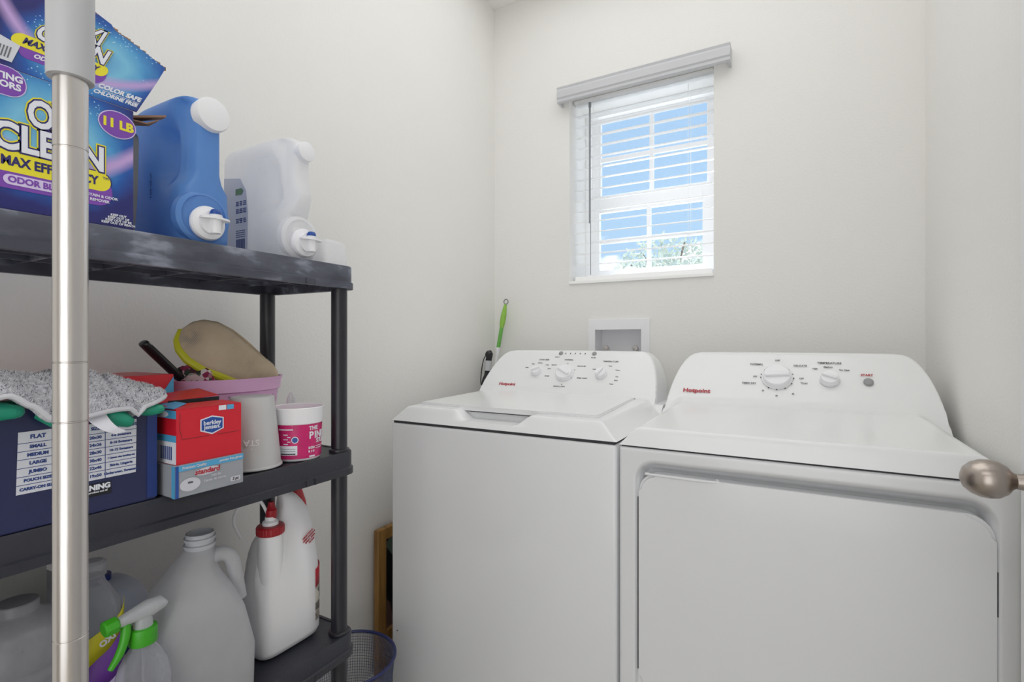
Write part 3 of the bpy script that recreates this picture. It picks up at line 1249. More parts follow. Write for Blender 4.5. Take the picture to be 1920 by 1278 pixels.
tube(b, [(-1.150, 1.86, 1.108), (-1.172, 1.855, 1.09), (-1.182, 1.85, 1.04), (-1.180, 1.84, .985), (-1.160, 1.83, .955)], .0022, 6, 5)
obj('cord', b, BLACKPL, cb)

# ---------------------------------------------------------------- framed picture standing in the gap
fr = thing('picture_frame', (-1.178, 1.46, 0), 'oak-framed dark picture standing between left wall and washer', 'picture frame')
b = bm_new()
fy0, fy1, fz1 = 1.205, 1.70, .555
fm = .040
for (y0, y1, z0, z1) in ((fy0, fy0 + fm, 0.0, fz1), (fy1 - fm, fy1, 0.0, fz1), (fy0 + fm, fy1 - fm, fz1 - fm, fz1), (fy0 + fm, fy1 - fm, 0.0, fm + .18)):
    box(b, -1.182, -1.162, y0, y1, z0, z1)
obj('frame_moulding', b, WOOD, fr, bev=.004)
b = bm_new()
box(b, -1.180, -1.172, fy0 + fm - .003, fy1 - fm + .003, fm + .17, fz1 - fm + .003)
obj('picture', b, FRAMEART, fr, smooth=False)

# ---------------------------------------------------------------- wire waste basket
cx, cy, rz, rr = -1.005, .930, .349, .121
wb = thing('waste_basket', (cx, cy, 0), 'round navy rimmed wire mesh waste basket on the floor behind the shelf', 'waste basket')
b = bm_new()
N = 60
tube(b, [(cx + rr * math.cos(2 * PI * i / N), cy + rr * math.sin(2 * PI * i / N), rz) for i in range(N + 1)], .0042, 10)
obj('rim', b, BASKETBLUE, wb)
b = bm_new()
nv, nh = 110, 46
for i in range(nv):
    a = 2 * PI * i / nv
    a2 = a + .10
    tube(b, [(cx + .088 * math.cos(a), cy + .088 * math.sin(a), .01), (cx + (rr - .001) * math.cos(a2), cy + (rr - .001) * math.sin(a2), rz - .002)], .0006, 4)
for i in range(nv):
    a = 2 * PI * i / nv
    a2 = a - .10
    tube(b, [(cx + .088 * math.cos(a), cy + .088 * math.sin(a), .01), (cx + (rr - .001) * math.cos(a2), cy + (rr - .001) * math.sin(a2), rz - .002)], .0006, 4)
for k in range(nh):
    u = (k + .5) / nh
    r = .088 + (rr - .001 - .088) * u
    tube(b, [(cx + r * math.cos(2 * PI * i / 36), cy + r * math.sin(2 * PI * i / 36), .01 + u * (rz - .012)) for i in range(37)], .0006, 4)
o = obj('wire_mesh', b, BASKETMESH, wb)
o['kind'] = 'stuff'
b = bm_new()
lathe(b, [(.09, 0), (.09, .012), (.086, .014), (.0, .0145)], (cx, cy, 0), n=40)
obj('base', b, BASKETBLUE, wb)

# ---------------------------------------------------------------- shelving unit
SX0, SX1, SY0, SY1 = -1.115, -0.82, 0.135, 0.792
su = thing('shelving_unit', (-.967, .46, 0), 'black plastic shelving unit with round posts against the left wall', 'shelf')
SZ = [.16, .545, .93, 1.321]
PXs, PYs = (-1.085, -.846), (.165, .762)


def make_shelf(zt, dusty):
    b = bm_new()
    th = .050
    t = bm_new()
    out_ = rect(SX1 - SX0, SY1 - SY0, (SX0 + SX1) / 2, (SY0 + SY1) / 2, .030, 6)
    def ring(ins, z):
        o_ = rect(SX1 - SX0 - 2 * ins, SY1 - SY0 - 2 * ins, (SX0 + SX1) / 2, (SY0 + SY1) / 2, max(.030 - ins, .004), 6)
        return [Vector((p[0], p[1], z)) for p in o_]
    rings = [ring(.012, zt - .006), ring(.012, zt - .048), ring(.004, zt - .048), ring(-.001, zt - .048), ring(-.001, zt - .035), ring(.0025, zt - .033), ring(.0025, zt - .002), ring(.004, zt), ring(.010, zt), ring(.011, zt - .002), ring(.012, zt - .002)]
    R = [[t.verts.new(p) for p in r] for r in rings]
    m = len(R[0])
    for a_, c_ in zip(R, R[1:]):
        for i in range(m):
            t.faces.new((a_[i], a_[(i + 1) % m], c_[(i + 1) % m], c_[i]))
    t.faces.new(R[0])
    t.faces.new(R[-1])
    merge(b, t)
    for y in (SY1 - .135, SY1 - .115):
        box(b, SX1 - .001, SX1 + .0022, y, y + .004, zt - .048, zt - .036)
    # stiffening ribs underneath
    for x in (-1.04, -.968, -.895):
        box(b, x - .002, x + .002, SY0 + .012, SY1 - .012, zt - .034, zt - .006)
    for k in range(6):
        y = SY0 + .09 + k * .098
        box(b, SX0 + .012, SX1 - .012, y - .002, y + .002, zt - .034, zt - .006)
    return obj('shelf_board', b, SHELF_DUSTY if dusty else SHELF, su, angle=40)


for z in SZ:
    make_shelf(z, z > 1.2)
for x in PXs:
    for y in PYs:
        zz = [0.0] + SZ
        for i in range(4):
            b = bm_new()
            z0 = zz[i] + (0.0 if i == 0 else .0005)
            z1 = zz[i + 1] - .048
            lathe(b, [(.0165, z0), (.0165, z1)], (x, y, 0), n=28)
            if i:
                lathe(b, [(.0215, z0), (.021, z0 + .004), (.0175, z0 + .006)], (x, y, 0), n=28)
            obj('post', b, POST, su)

# ---------------------------------------------------------------- telescopic pole near the camera
pl = thing('telescopic_pole', (-.570, .205, 0), 'shiny steel telescopic pole with grey upper sleeve standing in front of shelf', 'pole')
b = bm_new()
segs = [0.03, .898, 1.091, 1.144, 1.335, 1.42]
prof = [(.0124, .03)]
for z in segs[1:-1]:
    prof += [(.0126, z - .0008), (.0120, z - .0004), (.0120, z + .0004), (.0126, z + .0008)]
prof += [(.0126, 1.42)]
lathe(b, prof, (-.570, .205, 0), n=48)
obj('steel_tube', b, CHROME, pl, angle=25)
b = bm_new()
lathe(b, [(.0128, 1.398), (.0168, 1.398), (.0172, 1.402), (.0172, 2.64), (.0128, 2.645)], (-.570, .205, 0), n=48)
obj('sleeve', b, GREYPL, pl, label='matt grey plastic sleeve')
b = bm_new()
lathe(b, [(.035, 2.671), (.035, 2.660), (.02, 2.645), (.0172, 2.638)], (-.570, .205, 0), n=32)
obj('ceiling_pad', b, BLACKPL, pl)
b = bm_new()
lathe(b, [(.035, 0.0), (.035, .012), (.02, .03), (.013, .034)], (-.570, .205, 0), n=32)
obj('foot', b, BLACKPL, pl)

# ================================================================ TOP SHELF
TZ = SZ[3] + .0002
# --- detergent powder box
ob = thing('detergent_powder_box', (-.95, .27, TZ), 'big navy and blue powder box with torn open lid at left of the top shelf', 'box')
ART = M_box_art('box_front_print', .28 - .27, 1.425 - TZ, .092, .080)
ART2 = M_box_art('box_lid_print', .325 - .27, 1.545 - TZ, .080, .060, .45)
bx1, by0, by1, bz1 = -.829, .150, .371, 1.493
b = bm_new()
box(b, -1.075, bx1, by0, by1, TZ, bz1)
obj('carton', b, ART, ob, smooth=False, bev=.0015)
# lid flap standing up, skewed to the right
b = bm_new()
lp = [(.152, 1.470), (.268, 1.4895), (.3705, 1.4925), (.3745, 1.489), (.402, 1.549), (.4135, 1.5745), (.3985, 1.580), (.385, 1.5855), (.3665, 1.592), (.3525, 1.596), (.3475, 1.5985), (.3445, 1.6035), (.320, 1.6125), (.290, 1.622), (.262, 1.631), (.22, 1.64), (.152, 1.645)]
# printed card: lower edge on the carton top
lp = [(y, max(z, 1.4932)) for y, z in lp]
t = bm_new()
a = [t.verts.new((bx1 + .0005 + (z - 1.493) * -.02, y, z)) for y, z in lp]
c = [t.verts.new((bx1 - .0015 + (z - 1.493) * -.02, y, z)) for y, z in lp]
t.faces.new(a)
t.faces.new(c[::-1])
for i in range(len(lp)):
    t.faces.new((a[i], a[(i + 1) % len(lp)], c[(i + 1) % len(lp)], c[i]))
merge(b, t)
lid = obj('lid_flap', b, ART2, ob, smooth=False)
b = bm_new()
for i in range(30):
    u = i / 29
    y = .30 + (.4125 - .30) * u
    z = 1.6195 - (1.6195 - 1.5755) * u ** .93 + random.uniform(-.0012, .0012)
    box(b, bx1 - .004, bx1 - .0018, y - .0019, y + .0019, z - .004, z + .0010)
o = obj('torn_edge', b, CARD, ob, smooth=False, label='torn bare cardboard edge')
b = bm_new()
t = bm_new()
vs = [(-.845, .372, 1.491), (-.842, .420, 1.509), (-.862, .424, 1.511), (-.90, .372, 1.493)]
a = [t.verts.new(p) for p in vs]
c = [t.verts.new((p[0], p[1], p[2] - .003)) for p in vs]
t.faces.new(a)
t.faces.new(c[::-1])
for i in range(4):
    t.faces.new((a[i], a[(i + 1) % 4], c[(i + 1) % 4], c[i]))
merge(b, t)
t = bm_new()
vs = [(-.845, .3725, 1.487), (-.846, .395, 1.489), (-.846, .412, 1.500), (-.875, .412, 1.498), (-.88, .3725, 1.486)]
a = [t.verts.new(p) for p in vs]
c = [t.verts.new((p[0], p[1], p[2] - .002)) for p in vs]
t.faces.new(a)
t.faces.new(c[::-1])
for i in range(5):
    t.faces.new((a[i], a[(i + 1) % 5], c[(i + 1) % 5], c[i]))
merge(b, t)
obj('side_flap', b, CARD, ob, smooth=False, label='torn brown side flap')


def logo(size1, org, sc=1.0, sh=0.0):
    """big outlined two-line word mark; returns three bmeshes yellow / navy / white"""
    out = []
    for (bold, lift, which) in ((.0052, .0002, 0), (.0034, .0007, 1), (.0014, .0012, 2)):
        bb = bm_new()
        m = face_m(org, (0, 1, 0), (0, 0, 1))
        S = Matrix.Identity(4)
        S[0][1] = sh
        for (s, dy, dz, sz) in (('OXI', .005, .0205, .047), ('CLEAN', 0, -.0155, .045)):
            text(bb, s, sz * sc, m @ S @ Matrix.Translation((dy * sc, dz * sc, 0)), bold * sc, .0002, lift=lift, xs=.80 if s != 'OXI' else .70)
        out.append(bb)
    return out


fxp = bx1 + .0004
ly, nv_, wh = logo(1, (fxp, .2790, 1.4245))
obj('logo_glow', ly, YELLOWINK, ob, smooth=False)
obj('logo_outline', nv_, OUTNAVY, ob, smooth=False)
obj('logo_lettering', wh, WHITEINK, ob, smooth=False, label='white outlined lettering')
b = bm_new()
P0 = fx(fxp, 0, 0)
plate(b, rect(.130, .0255, .2775, 1.3805, .0127), P0, .0003, .0002)
for nm_, sh_p, lf in (('purple_banner', rect(.136, .038, .2765, 1.3665, .018), .0001), ('purple_badge', rect(.070, .034, .2185, 1.476, .016), .0002), ('weight_badge', ellipse(.0215, .0175, .3505, 1.4655), .0005)):
    q = bm_new()
    plate(q, sh_p, P0, .0003, lf)
    obj(nm_, q, PURPLE, ob, smooth=False)
obj('yellow_banner', b, YELLOWINK, ob, smooth=False)
q = bm_new()
plate(q, rect(.133, .0285, .2775, 1.3805, .0142), P0, .0003, .0001 - .00005)
obj('banner_outline', q, OUTNAVY, ob, smooth=False)
for sh_p, lf in ((ellipse(.0228, .0188, .3505, 1.4655), .0001), (rect(.084, .0125, .2750, 1.3585, .006), .0006), (rect(.072, .036, .2185, 1.476, .017), .0)):
    q = bm_new()
    plate(q, sh_p, P0, .0003, lf)
    obj('lilac_outline', q, LILAC, ob, smooth=False)
b = bm_new()
text(b, 'MAX EFFICIENCY', .0158, P0 @ Matrix.Translation((.2790, 1.3805, .0006)), .0006, xs=.80)
text(b, 'TM', .005, P0 @ Matrix.Translation((.3365, 1.386, .0006)))
obj('banner_lettering', b, OUTNAVY, ob, smooth=False)
b = bm_new()
text(b, 'ODOR BLASTERS', .0105, P0 @ Matrix.Translation((.2750, 1.3585, .0010)), .0004, xs=.95)
obj('purple_lettering', b, PURPLE, ob, smooth=False)
b = bm_new()
text(b, 'FIGHTING', .0105, P0 @ Matrix.Translation((.2270, 1.4815, .0006)), .0004)
text(b, 'ODORS', .0105, P0 @ Matrix.Translation((.2310, 1.4715, .0006)), .0004)
text(b, 'REMOVES STAIN & ODOR', .005, P0 @ Matrix.Translation((.322, 1.3605, .0006)), .0001)
text(b, 'STAIN REMOVER', .005, P0 @ Matrix.Translation((.322, 1.3545, .0006)), .0001)
for i in range(4):
    text(b, 'KEEP OUT OF REACH'[: 17 - 3 * (3 - i)], .0042, P0 @ Matrix.Translation((.352, 1.3385 - i * .0038, .0003)), .0001)
obj('small_print', b, WHITEINK, ob, smooth=False)
b = bm_new()
text(b, '11 LB', .0165, P0 @ Matrix.Translation((.3505, 1.4655, .0010)), .0008)
obj('weight_lettering', b, YELLOWINK, ob, smooth=False)
# lid flap print
SH = .42
org2 = (bx1 + .0002, .3060, 1.5615)
ly, nv_, wh = logo(1, org2, .66, SH)
obj('lid_logo_glow', ly, YELLOWINK, lid, smooth=False)
obj('lid_logo_outline', nv_, OUTNAVY, lid, smooth=False)
obj('lid_logo_lettering', wh, WHITEINK, lid, smooth=False)
m2 = face_m(org2, (0, 1, 0), (0, 0, 1))
S = Matrix.Identity(4)
S[0][1] = SH
b = bm_new()
plate(b, rect(.098, .0165, -.004, -.0290, .008), m2 @ S, .0003, .0002)
obj('lid_yellow_banner', b, YELLOWINK, lid, smooth=False)
b = bm_new()
plate(b, rect(.088, .026, .002, -.0370, .012), m2 @ S, .0003, .0000)
obj('lid_purple_banner', b, PURPLE, lid, smooth=False)
b = bm_new()
text(b, 'MAX EFFICIENCY', .0118, m2 @ S @ Matrix.Translation((-.004, -.029, .0006)), .0004, xs=.85)
obj('lid_banner_lettering', b, OUTNAVY, lid, smooth=False)
b = bm_new()
text(b, 'ODOR BLASTERS', .0075, m2 @ S @ Matrix.Translation((.002, -.043, .0005)), .0003)
text(b, 'COLOR SAFE', .0088, m2 @ S @ Matrix.Translation((.069, -.0500, .0005)), .0004)
text(b, 'CHLORINE FREE', .0072, m2 @ S @ Matrix.Translation((.068, -.0595, .0005)), .0003)
plate(b, rect(.044, .0006, .0725, -.0550), m2 @ S, .0003, .0003)
obj('lid_small_print', b, WHITEINK, lid, smooth=False)
b = bm_new()
plate(b, [(.190, 1.500), (.2405, 1.500), (.2485, 1.524), (.225, 1.530), (.190, 1.540)], P0, .0004, .0006)
obj('price_sticker', b, PAPER, ob, smooth=False)
b = bm_new()
for i in range(9):
    y = .212 + i * .003
    plate(b, [(y, 1.504), (y + .0013, 1.504), (y + .0045, 1.518), (y + .0032, 1.518)], P0, .0003, .0010)
obj('barcode', b, INK, ob, smooth=False)

# --- grey plastic bag between the box and the blue jug
b = bm_new()
t = bm_new()
pts = [(-.862, .378, TZ), (-.858, .380, TZ + .05), (-.852, .379, TZ + .11), (-.856, .381, TZ + .145), (-.868, .380, TZ + .158)]
R = []
for p in spline(pts, 5):
    R.append([Vector((p.x, p.y, p.z)), Vector((p.x - .07, p.y + .004, p.z)), Vector((p.x - .07, p.y + .016, p.z)), Vector((p.x - .004, p.y + .010, p.z))])
loft(b, R)
o = obj('plastic_pouch', b, M('grey_film', (92, 94, 102), 0.25, var=.2, vscale=30))
tag(o, 'thin grey plastic pouch standing between powder box and blue jug', 'pouch')


# --- the two dispenser jugs
def dispenser_jug(name, label, yc, hb, mat, capr, xf, xb, nameg, bulge, ytap, cap_dz=0.0):
    root = thing(name, ((xf + xb) / 2, yc, TZ), label, 'jug', None)
    zt = TZ + .238
    zs_ = [0, .004, .012, .03, .06, .09, .105, .12, .135, .15, .165, .18, .195, .205, .215, .223, .229, .234, .237]
    rings = []
    for dz in zs_:
        z = TZ + dz
        u = dz / .238
        rnd = 1.0
        if dz < .02:
            rnd = math.sqrt(max(.0, 1 - ((.02 - dz) / .02) ** 2)) * .06 + .94
        if dz > .213:
            rnd = math.sqrt(max(.02, 1 - ((dz - .213) / .026) ** 2)) * .30 + .70
        f = xf
        f += bulge * math.exp(-((dz - .125) / .018) ** 2)
        f -= .016 * math.exp(-((dz - .088) / .014) ** 2) * (bulge > 0)
        xc = (f + xb) / 2
        a_ = (f - xb) / 2 * (.5 + .5 * rnd if dz > .2 else rnd)
        b_ = hb * rnd

        def fn(v, sx, sy, z=z, dz=dz, f=f):
            yy = v.y - yc
            # hand-hold hollow pressed in on both sides, handle column in front of it
            hx, hz = f - .058, TZ + .150
            q = math.exp(-((v.x - hx) / .024) ** 4 - ((z - hz) / .048) ** 4)
            k = 1 - .62 * q
            col = sstep(f - .045, f - .020, v.x) * sstep(.085, .115, dz) * (1 - sstep(.225, .236, dz))
            k *= 1 - .40 * col
            k *= 1 - .10 * sstep(f - .02, f, v.x)
            v.y = yc + yy * k
            return v
        rings.append(superell(xc, yc, z, a_, b_, 5.0, 96, fn))
    b = bm_new()
    loft(b, rings)
    obj('jug_body', b, mat, root, angle=80)
    # big cap, facing the room
    b = bm_new()
    cz = TZ + .213 + cap_dz
    lathe(b, [(capr * .86, 0), (capr * .9, .006), (capr, .008), (capr, .024), (capr * .95, .027), (capr * .9, .0275), (0, .0275)], (xf - .018, yc + .002, cz), (1, 0, .05), 44)
    obj('cap', b, WHITEPL, root, label='white cap')
    # raised boss round the tap
    b = bm_new()
    lathe(b, [(.044, -.012), (.043, .0), (.039, .003), (.036, .0035), (.035, .001), (.0, .001)], (xf - .003, ytap, TZ + .043), (1, 0, 0), 48, sx=1.0, sy=1.0)
    obj('tap_boss', b, mat, root)
    b = bm_new()
    tz = TZ + .034
    lathe(b, [(.027, 0), (.028, .006), (.026, .010), (.019, .012), (.0185, .018), (.0, .0185)], (xf - .001, ytap + .003, tz), (1, 0, 0), 40)
    tp = obj('tap', b, WHITEPL, root, label='white dispenser tap')
    b = bm_new()
    lathe(b, [(.0075, -.018), (.008, -.016), (.008, .010), (.0095, .012), (.0, .0125)], (xf + .021, ytap + .006, tz), n=24)
    obj('spout', b, WHITEPL, tp)
    b = bm_new()
    lathe(b, [(.019, .0), (.019, .003), (.0, .0031)], (xf + .019, ytap + .006, tz + .004), n=30, sx=.75, sy=1.25)
    obj('push_wing', b, WHITEPL, tp)
    b = bm_new()
    lathe(b, [(.0085, 0), (.0085, .004), (.006, .008), (0, .009)], (xf + .021, ytap + .006, tz + .0125), n=24)
    obj('push_button', b, BLUEBTN, tp, label='blue push button')
    return root


j1 = dispenser_jug('detergent_jug', 'translucent blue detergent jug with white cap and white tap, beside powder box', .487, .044, BLUEJUG, .0275, -.842, -1.015, '', 0.0, .478)
b = bm_new()
mj = face_m((-.935, .4432 - .0004, TZ + .10), (1, 0, 0), (0, 0, 1)) @ Matrix.Rotation(-PI / 2, 4, 'Z')
text(b, 'LOT 2023 18:42 A', .0055, mj, 0)
obj('date_print', b, NAVYINK, j1, smooth=False)
j2 = dispenser_jug('detergent_jug', 'milky white detergent jug with white cap and tap, nearest the shelf corner', .672, .040, MILKY, .0195, -.846, -1.062, '', .010, .668, .0)
# label on its near side
b = bm_new()
ml = face_m((0, .6312, 0), (1, 0, 0), (0, 0, 1))
plate(b, [(-1.040, TZ + .006), (-.962, TZ + .006), (-.960, TZ + .10), (-.966, TZ + .145), (-.985, TZ + .172), (-1.040, TZ + .180)], ml, .0006, .0)
obj('label', b, M('pale_label', (206, 208, 218), .4), j2, smooth=False)
b = bm_new()
for (z, h, n_) in ((.118, .010, 3), (.103, .009, 3), (.083, .008, 3)):
    for k in range(n_):
        for q in range(3):
            plate(b, rect(.009 + random.uniform(-.002, .002), .002, -.994 + k * .012, TZ + z + q * .0034), ml, .0003, .0008)
for q in range(4):
    plate(b, rect(.030, .0012, -.984, TZ + .066 - q * .0042), ml, .0003, .0008)
for q in range(9):
    plate(b, rect(.0016, .026, -.997 + q * .0033, TZ + .036), ml, .0003, .0008)
obj('label_print', b, NAVYINK, j2, smooth=False)
b = bm_new()
plate(b, [(-1.000, TZ + .139), (-.980, TZ + .139), (-.974, TZ + .146), (-.980, TZ + .152), (-1.000, TZ + .152)], ml, .0003, .0008)
obj('green_mark', b, M('green_ink', (96, 134, 104), .5), j2, smooth=False)

# --- little white box at the shelf corner
b = bm_new()
rings = []
for (dz, ins, p) in ((0, .0, 7), (.004, .000, 7), (.006, .003, 7), (.046, .0065, 7), (.052, .009, 6), (.0545, .014, 6)):
    rings.append(superell(-.900, .7535, TZ + dz, .062 - ins, .0375 - ins, p, 48))
loft(b, rings)
o = obj('plastic_tub', b, MILKY, angle=60)
tag(o, 'small upturned translucent white tub at the far corner of top shelf', 'tub')

# ================================================================ MIDDLE SHELF
MZ = SZ[2] + .0002
# --- navy carton with size chart
nb = thing('storage_bag_box', (-.95, .28, MZ), 'navy blue carton with white size chart under the grey pad', 'box')
b = bm_new()
box(b, -1.075, -.8255, .150, .3985, MZ, 1.080)
obj('carton', b, NAVYBOX, nb, smooth=False, bev=.002)
b = bm_new()
box(b, -.8262, -.8246, .386, .3992, MZ + .004, 1.0765)
obj('carton_edge', b, NAVYSIDE, nb, smooth=False)
NF = fx(-.8252, 0, 0)
b = bm_new()
plate(b, [(.2435, .9755), (.3715, .9755), (.3725, 1.0515), (.2455, 1.0515)], NF, .0003, .0002)
obj('size_chart', b, PAPER, nb, smooth=False)
b = bm_new()
zr = [1.0515, 1.0375, 1.0275, 1.0175, 1.0070, .9965, .9865, .9755]
for z in zr[1:-1]:
    plate(b, rect(.128, .0007, .308, z), NF, .0003, .0005)
for y in (.2835, .3345):
    plate(b, rect(.0007, .076, y, 1.0135), NF, .0003, .0005)
rows = [('FLAT', 'SIZE', 'EACH HOLDS'), ('SMALL', '20x30', '4-6 Sweaters'), ('MEDIUM', '24x26', '8-10 Sweaters'), ('LARGE', '28x30', '10-12 Sweaters'), ('JUMBO', '30x40', '1 Queen size bedding set'), ('POUCH SIZE', '22x46', 'Skirts, Lingerie'), ('CARRY-ON SIZE', '19x50', 'Underwear, Sweaters')]
for i, (a_, c_, d_) in enumerate(rows):
    z = (zr[i] + zr[i + 1]) / 2
    text(b, a_, .0068 if i == 0 else (.0048 if len(a_) > 7 else .0055), NF @ Matrix.Translation((.2640, z, .0006)), .0003)
    text(b, c_, .0055, NF @ Matrix.Translation((.3235, z, .0006)), .0002)
    text(b, d_, .0062 if i == 0 else (.0032 if len(d_) > 20 else .0046), NF @ Matrix.Translation((.3535, z, .0006)), .0002)
obj('chart_lettering', b, NAVYINK, nb, smooth=False)
b = bm_new()
plate(b, [(.277, .9525), (.312, .9525), (.2955, .9725)], NF, .0003, .0002)
obj('warning_triangle', b, ORANGE, nb, smooth=False)
b = bm_new()
plate(b, rect(.050, .017, .3165, .9620), NF, .0003, .0002)
obj('warning_patch', b, BLACKINK, nb, smooth=False)
b = bm_new()
text(b, 'WARNING', .0095, NF @ Matrix.Translation((.3175, .9650, .0006)), .0005)
text(b, 'Keep this product out of', .0036, NF @ Matrix.Translation((.3190, .9590, .0006)), .0001)
obj('warning_lettering', b, WHITEINK, nb, smooth=False)

# --- grey microfibre mop pad folded over on the carton
mp_ = thing('mop_pad', (-.92, .27, 1.082), 'fluffy grey microfibre mop pad draped over the navy carton', 'mop pad')


def pad_surf(u, v):
    """u along the shelf (0 left .. 1 right tip), v from front hem (0) to back (1)"""
    y = .14 + u * .275
    x = -.792 - v * .20
    # hem line falls in front at the left-middle, rises to the tip
    hem = 1.104 - .040 * sstep(.30, .46, u) + .004 * sstep(.60, .80, u) + .010 * sstep(.80, 1.0, u)
    crest = 1.128 + .006 * math.sin(u * 9 + 1) - .020 * sstep(.35, .6, u) - .016 * sstep(.7, 1, u)
    s = sstep(0, .55, v)
    z = hem * (1 - s) + crest * s
    z += .005 * math.sin(u * 21 + v * 5) * (1 - u) + .003 * math.sin(v * 14)
    # overlap step where upper layer ends
    z += .008 * sstep(.36, .40, u) * (1 - sstep(.0, .9, v) * .7)
    z -= .010 * math.exp(-((u - .80) / .02) ** 2)
    w = math.sqrt(max(0, 1 - max(0, (u - .86) / .14) ** 2))
    x = x * w + (-.865) * (1 - w)
    x += .016 * math.exp(-((u - .45) / .25) ** 2) * (1 - v) - .004
    y -= .012 * (1 - w) * (v - .5)
    return Vector((x, y, z))


b = bm_new()
NU, NV = 90, 44
top_ = [[None] * (NV + 1) for _ in range(NU + 1)]
bot_ = [[None] * (NV + 1) for _ in range(NU + 1)]
for i in range(NU + 1):
    for j in range(NV + 1):
        p = pad_surf(i / NU, j / NV)
        r = random.uniform(-.0009, .0009)
        top_[i][j] = b.verts.new(p + Vector((r, r, .0 + r)))
        ed = min(1, min(j / 3, (NV - j) / 3, (NU - i) / 3))
        bot_[i][j] = b.verts.new(p + Vector((-.002, 0, -.004 - .008 * ed)))
for i in range(NU):
    for j in range(NV):
        b.faces.new((top_[i][j], top_[i + 1][j], top_[i + 1][j + 1], top_[i][j + 1]))
        b.faces.new((bot_[i][j + 1], bot_[i + 1][j + 1], bot_[i + 1][j], bot_[i][j]))
    b.faces.new((top_[i][0], bot_[i][0], bot_[i + 1][0], top_[i + 1][0]))
    b.faces.new((top_[i][NV], top_[i + 1][NV], bot_[i + 1][NV], bot_[i][NV]))
for j in range(NV):
    b.faces.new((top_[0][j], top_[0][j + 1], bot_[0][j + 1], bot_[0][j]))
    b.faces.new((top_[NU][j], bot_[NU][j], bot_[NU][j + 1], top_[NU][j + 1]))
obj('pad_cloth', b, PADFUZZ, mp_, angle=80)
b = bm_new()
for k in range(15000):
    u, v = random.random(), random.random() ** 1.4
    p = pad_surf(u, v)
    pu = pad_surf(min(1, u + .01), v) - p
    pv = pad_surf(u, min(1, v + .01)) - p
    nrm = pv.cross(pu)
    if nrm.length < 1e-9:
        continue
    nrm.normalize()
    if nrm.z < 0:
        nrm = -nrm
    d = (nrm + Vector((random.uniform(-.7, .7), random.uniform(-.7, .7), random.uniform(-.5, .5)))).normalized() * random.uniform(.0025, .0050)
    s = Vector((random.uniform(-1, 1), random.uniform(-1, 1), random.uniform(-1, 1))).normalized() * .0007
    f = b.faces.new((b.verts.new(p - s), b.verts.new(p + s), b.verts.new(p + d)))
    f.material_index = 0 if random.random() < .8 else 1
o = obj('pile', b, [M('pile_light', (222, 222, 226), .95), M('pile_dark', (112, 112, 120), .95)], mp_, smooth=False)
o['kind'] = 'stuff'
b = bm_new()
tube(b, [pad_surf(i / 60, 0) + Vector((.001, 0, -.004)) for i in range(61)], .0032, 8)
obj('binding', b, PADEDGE, mp_)
b = bm_new()
t = bm_new()
c0 = spline([(-.795, .312, 1.069), (-.786, .316, 1.058), (-.782, .3245, 1.048), (-.783, .337, 1.041)], 6)
L_, Rr = [], []
for i, p in enumerate(c0):
    w_ = .013 - .006 * i / len(c0)
    L_.append(p + Vector((0, -w_, -.001)))
    Rr.append(p + Vector((-.001, w_ * .8, .001)))
lv = [t.verts.new(p) for p in L_]
rv = [t.verts.new(p) for p in Rr]
lv2 = [t.verts.new(p + Vector((-.001, 0, 0))) for p in L_]
rv2 = [t.verts.new(p + Vector((-.001, 0, 0))) for p in Rr]
for i in range(len(c0) - 1):
    t.faces.new((lv[i], rv[i], rv[i + 1], lv[i + 1]))
    t.faces.new((lv2[i], lv2[i + 1], rv2[i + 1], rv2[i]))
    t.faces.new((lv[i], lv[i + 1], lv2[i + 1], lv2[i]))
    t.faces.new((rv[i], rv2[i], rv2[i + 1], rv[i + 1]))
merge(b, t)
obj('cloth_tag', b, M('white_tape', (226, 226, 234), .7), mp_, label='curled white tape tag')

# --- teal rubber gloves under the pad
gl = thing('rubber_glove', (-.86, .25, 1.081), 'teal green rubber glove squashed under the grey mop pad', 'glove')
b = bm_new()
tube(b, [(-.87, .13, 1.0855), (-.86, .19, 1.0845), (-.865, .25, 1.0845), (-.865, .36, 1.0845)], [.006, .010, .012, .006], 14, 5, .30)
obj('palm', b, TEAL, gl)
for pts, rs in (([(-.815, .19, 1.084), (-.805, .215, 1.082), (-.797, .236, 1.080)], [.012, .0125, .008]),
                ([(-.818, .262, 1.072), (-.805, .275, 1.0625), (-.799, .283, 1.0605)], [.006, .008, .006]),
                ([(-.820, .322, 1.071), (-.804, .337, 1.061), (-.797, .349, 1.053)], [.009, .0125, .0085]),
                ([(-.816, .366, 1.067), (-.806, .380, 1.0655), (-.799, .390, 1.0650)], [.008, .0095, .007])):
    b = bm_new()
    tube(b, pts, rs, 14, 6)
    e_ = Vector(pts[-1])
    dv = (e_ - Vector(pts[-2])).normalized()
    lathe(b, [(rs[-1], -.0005), (rs[-1] * .8, rs[-1] * .5), (rs[-1] * .45, rs[-1] * .8), (0, rs[-1] * .9)], e_, dv, 14)
    obj('finger', b, TEAL, gl)


# --- red glove boxes
def red_box(name, label, x0, x1, y0, y1, z0, z1, full):
    root = thing(name, ((x0 + x1) / 2, (y0 + y1) / 2, z0), label, 'box')
    b = bm_new()
    box(b, x0, x1, y0, y1, z0, z1)
    obj('carton', b, REDCARD, root, smooth=False, bev=.0012)
    return root


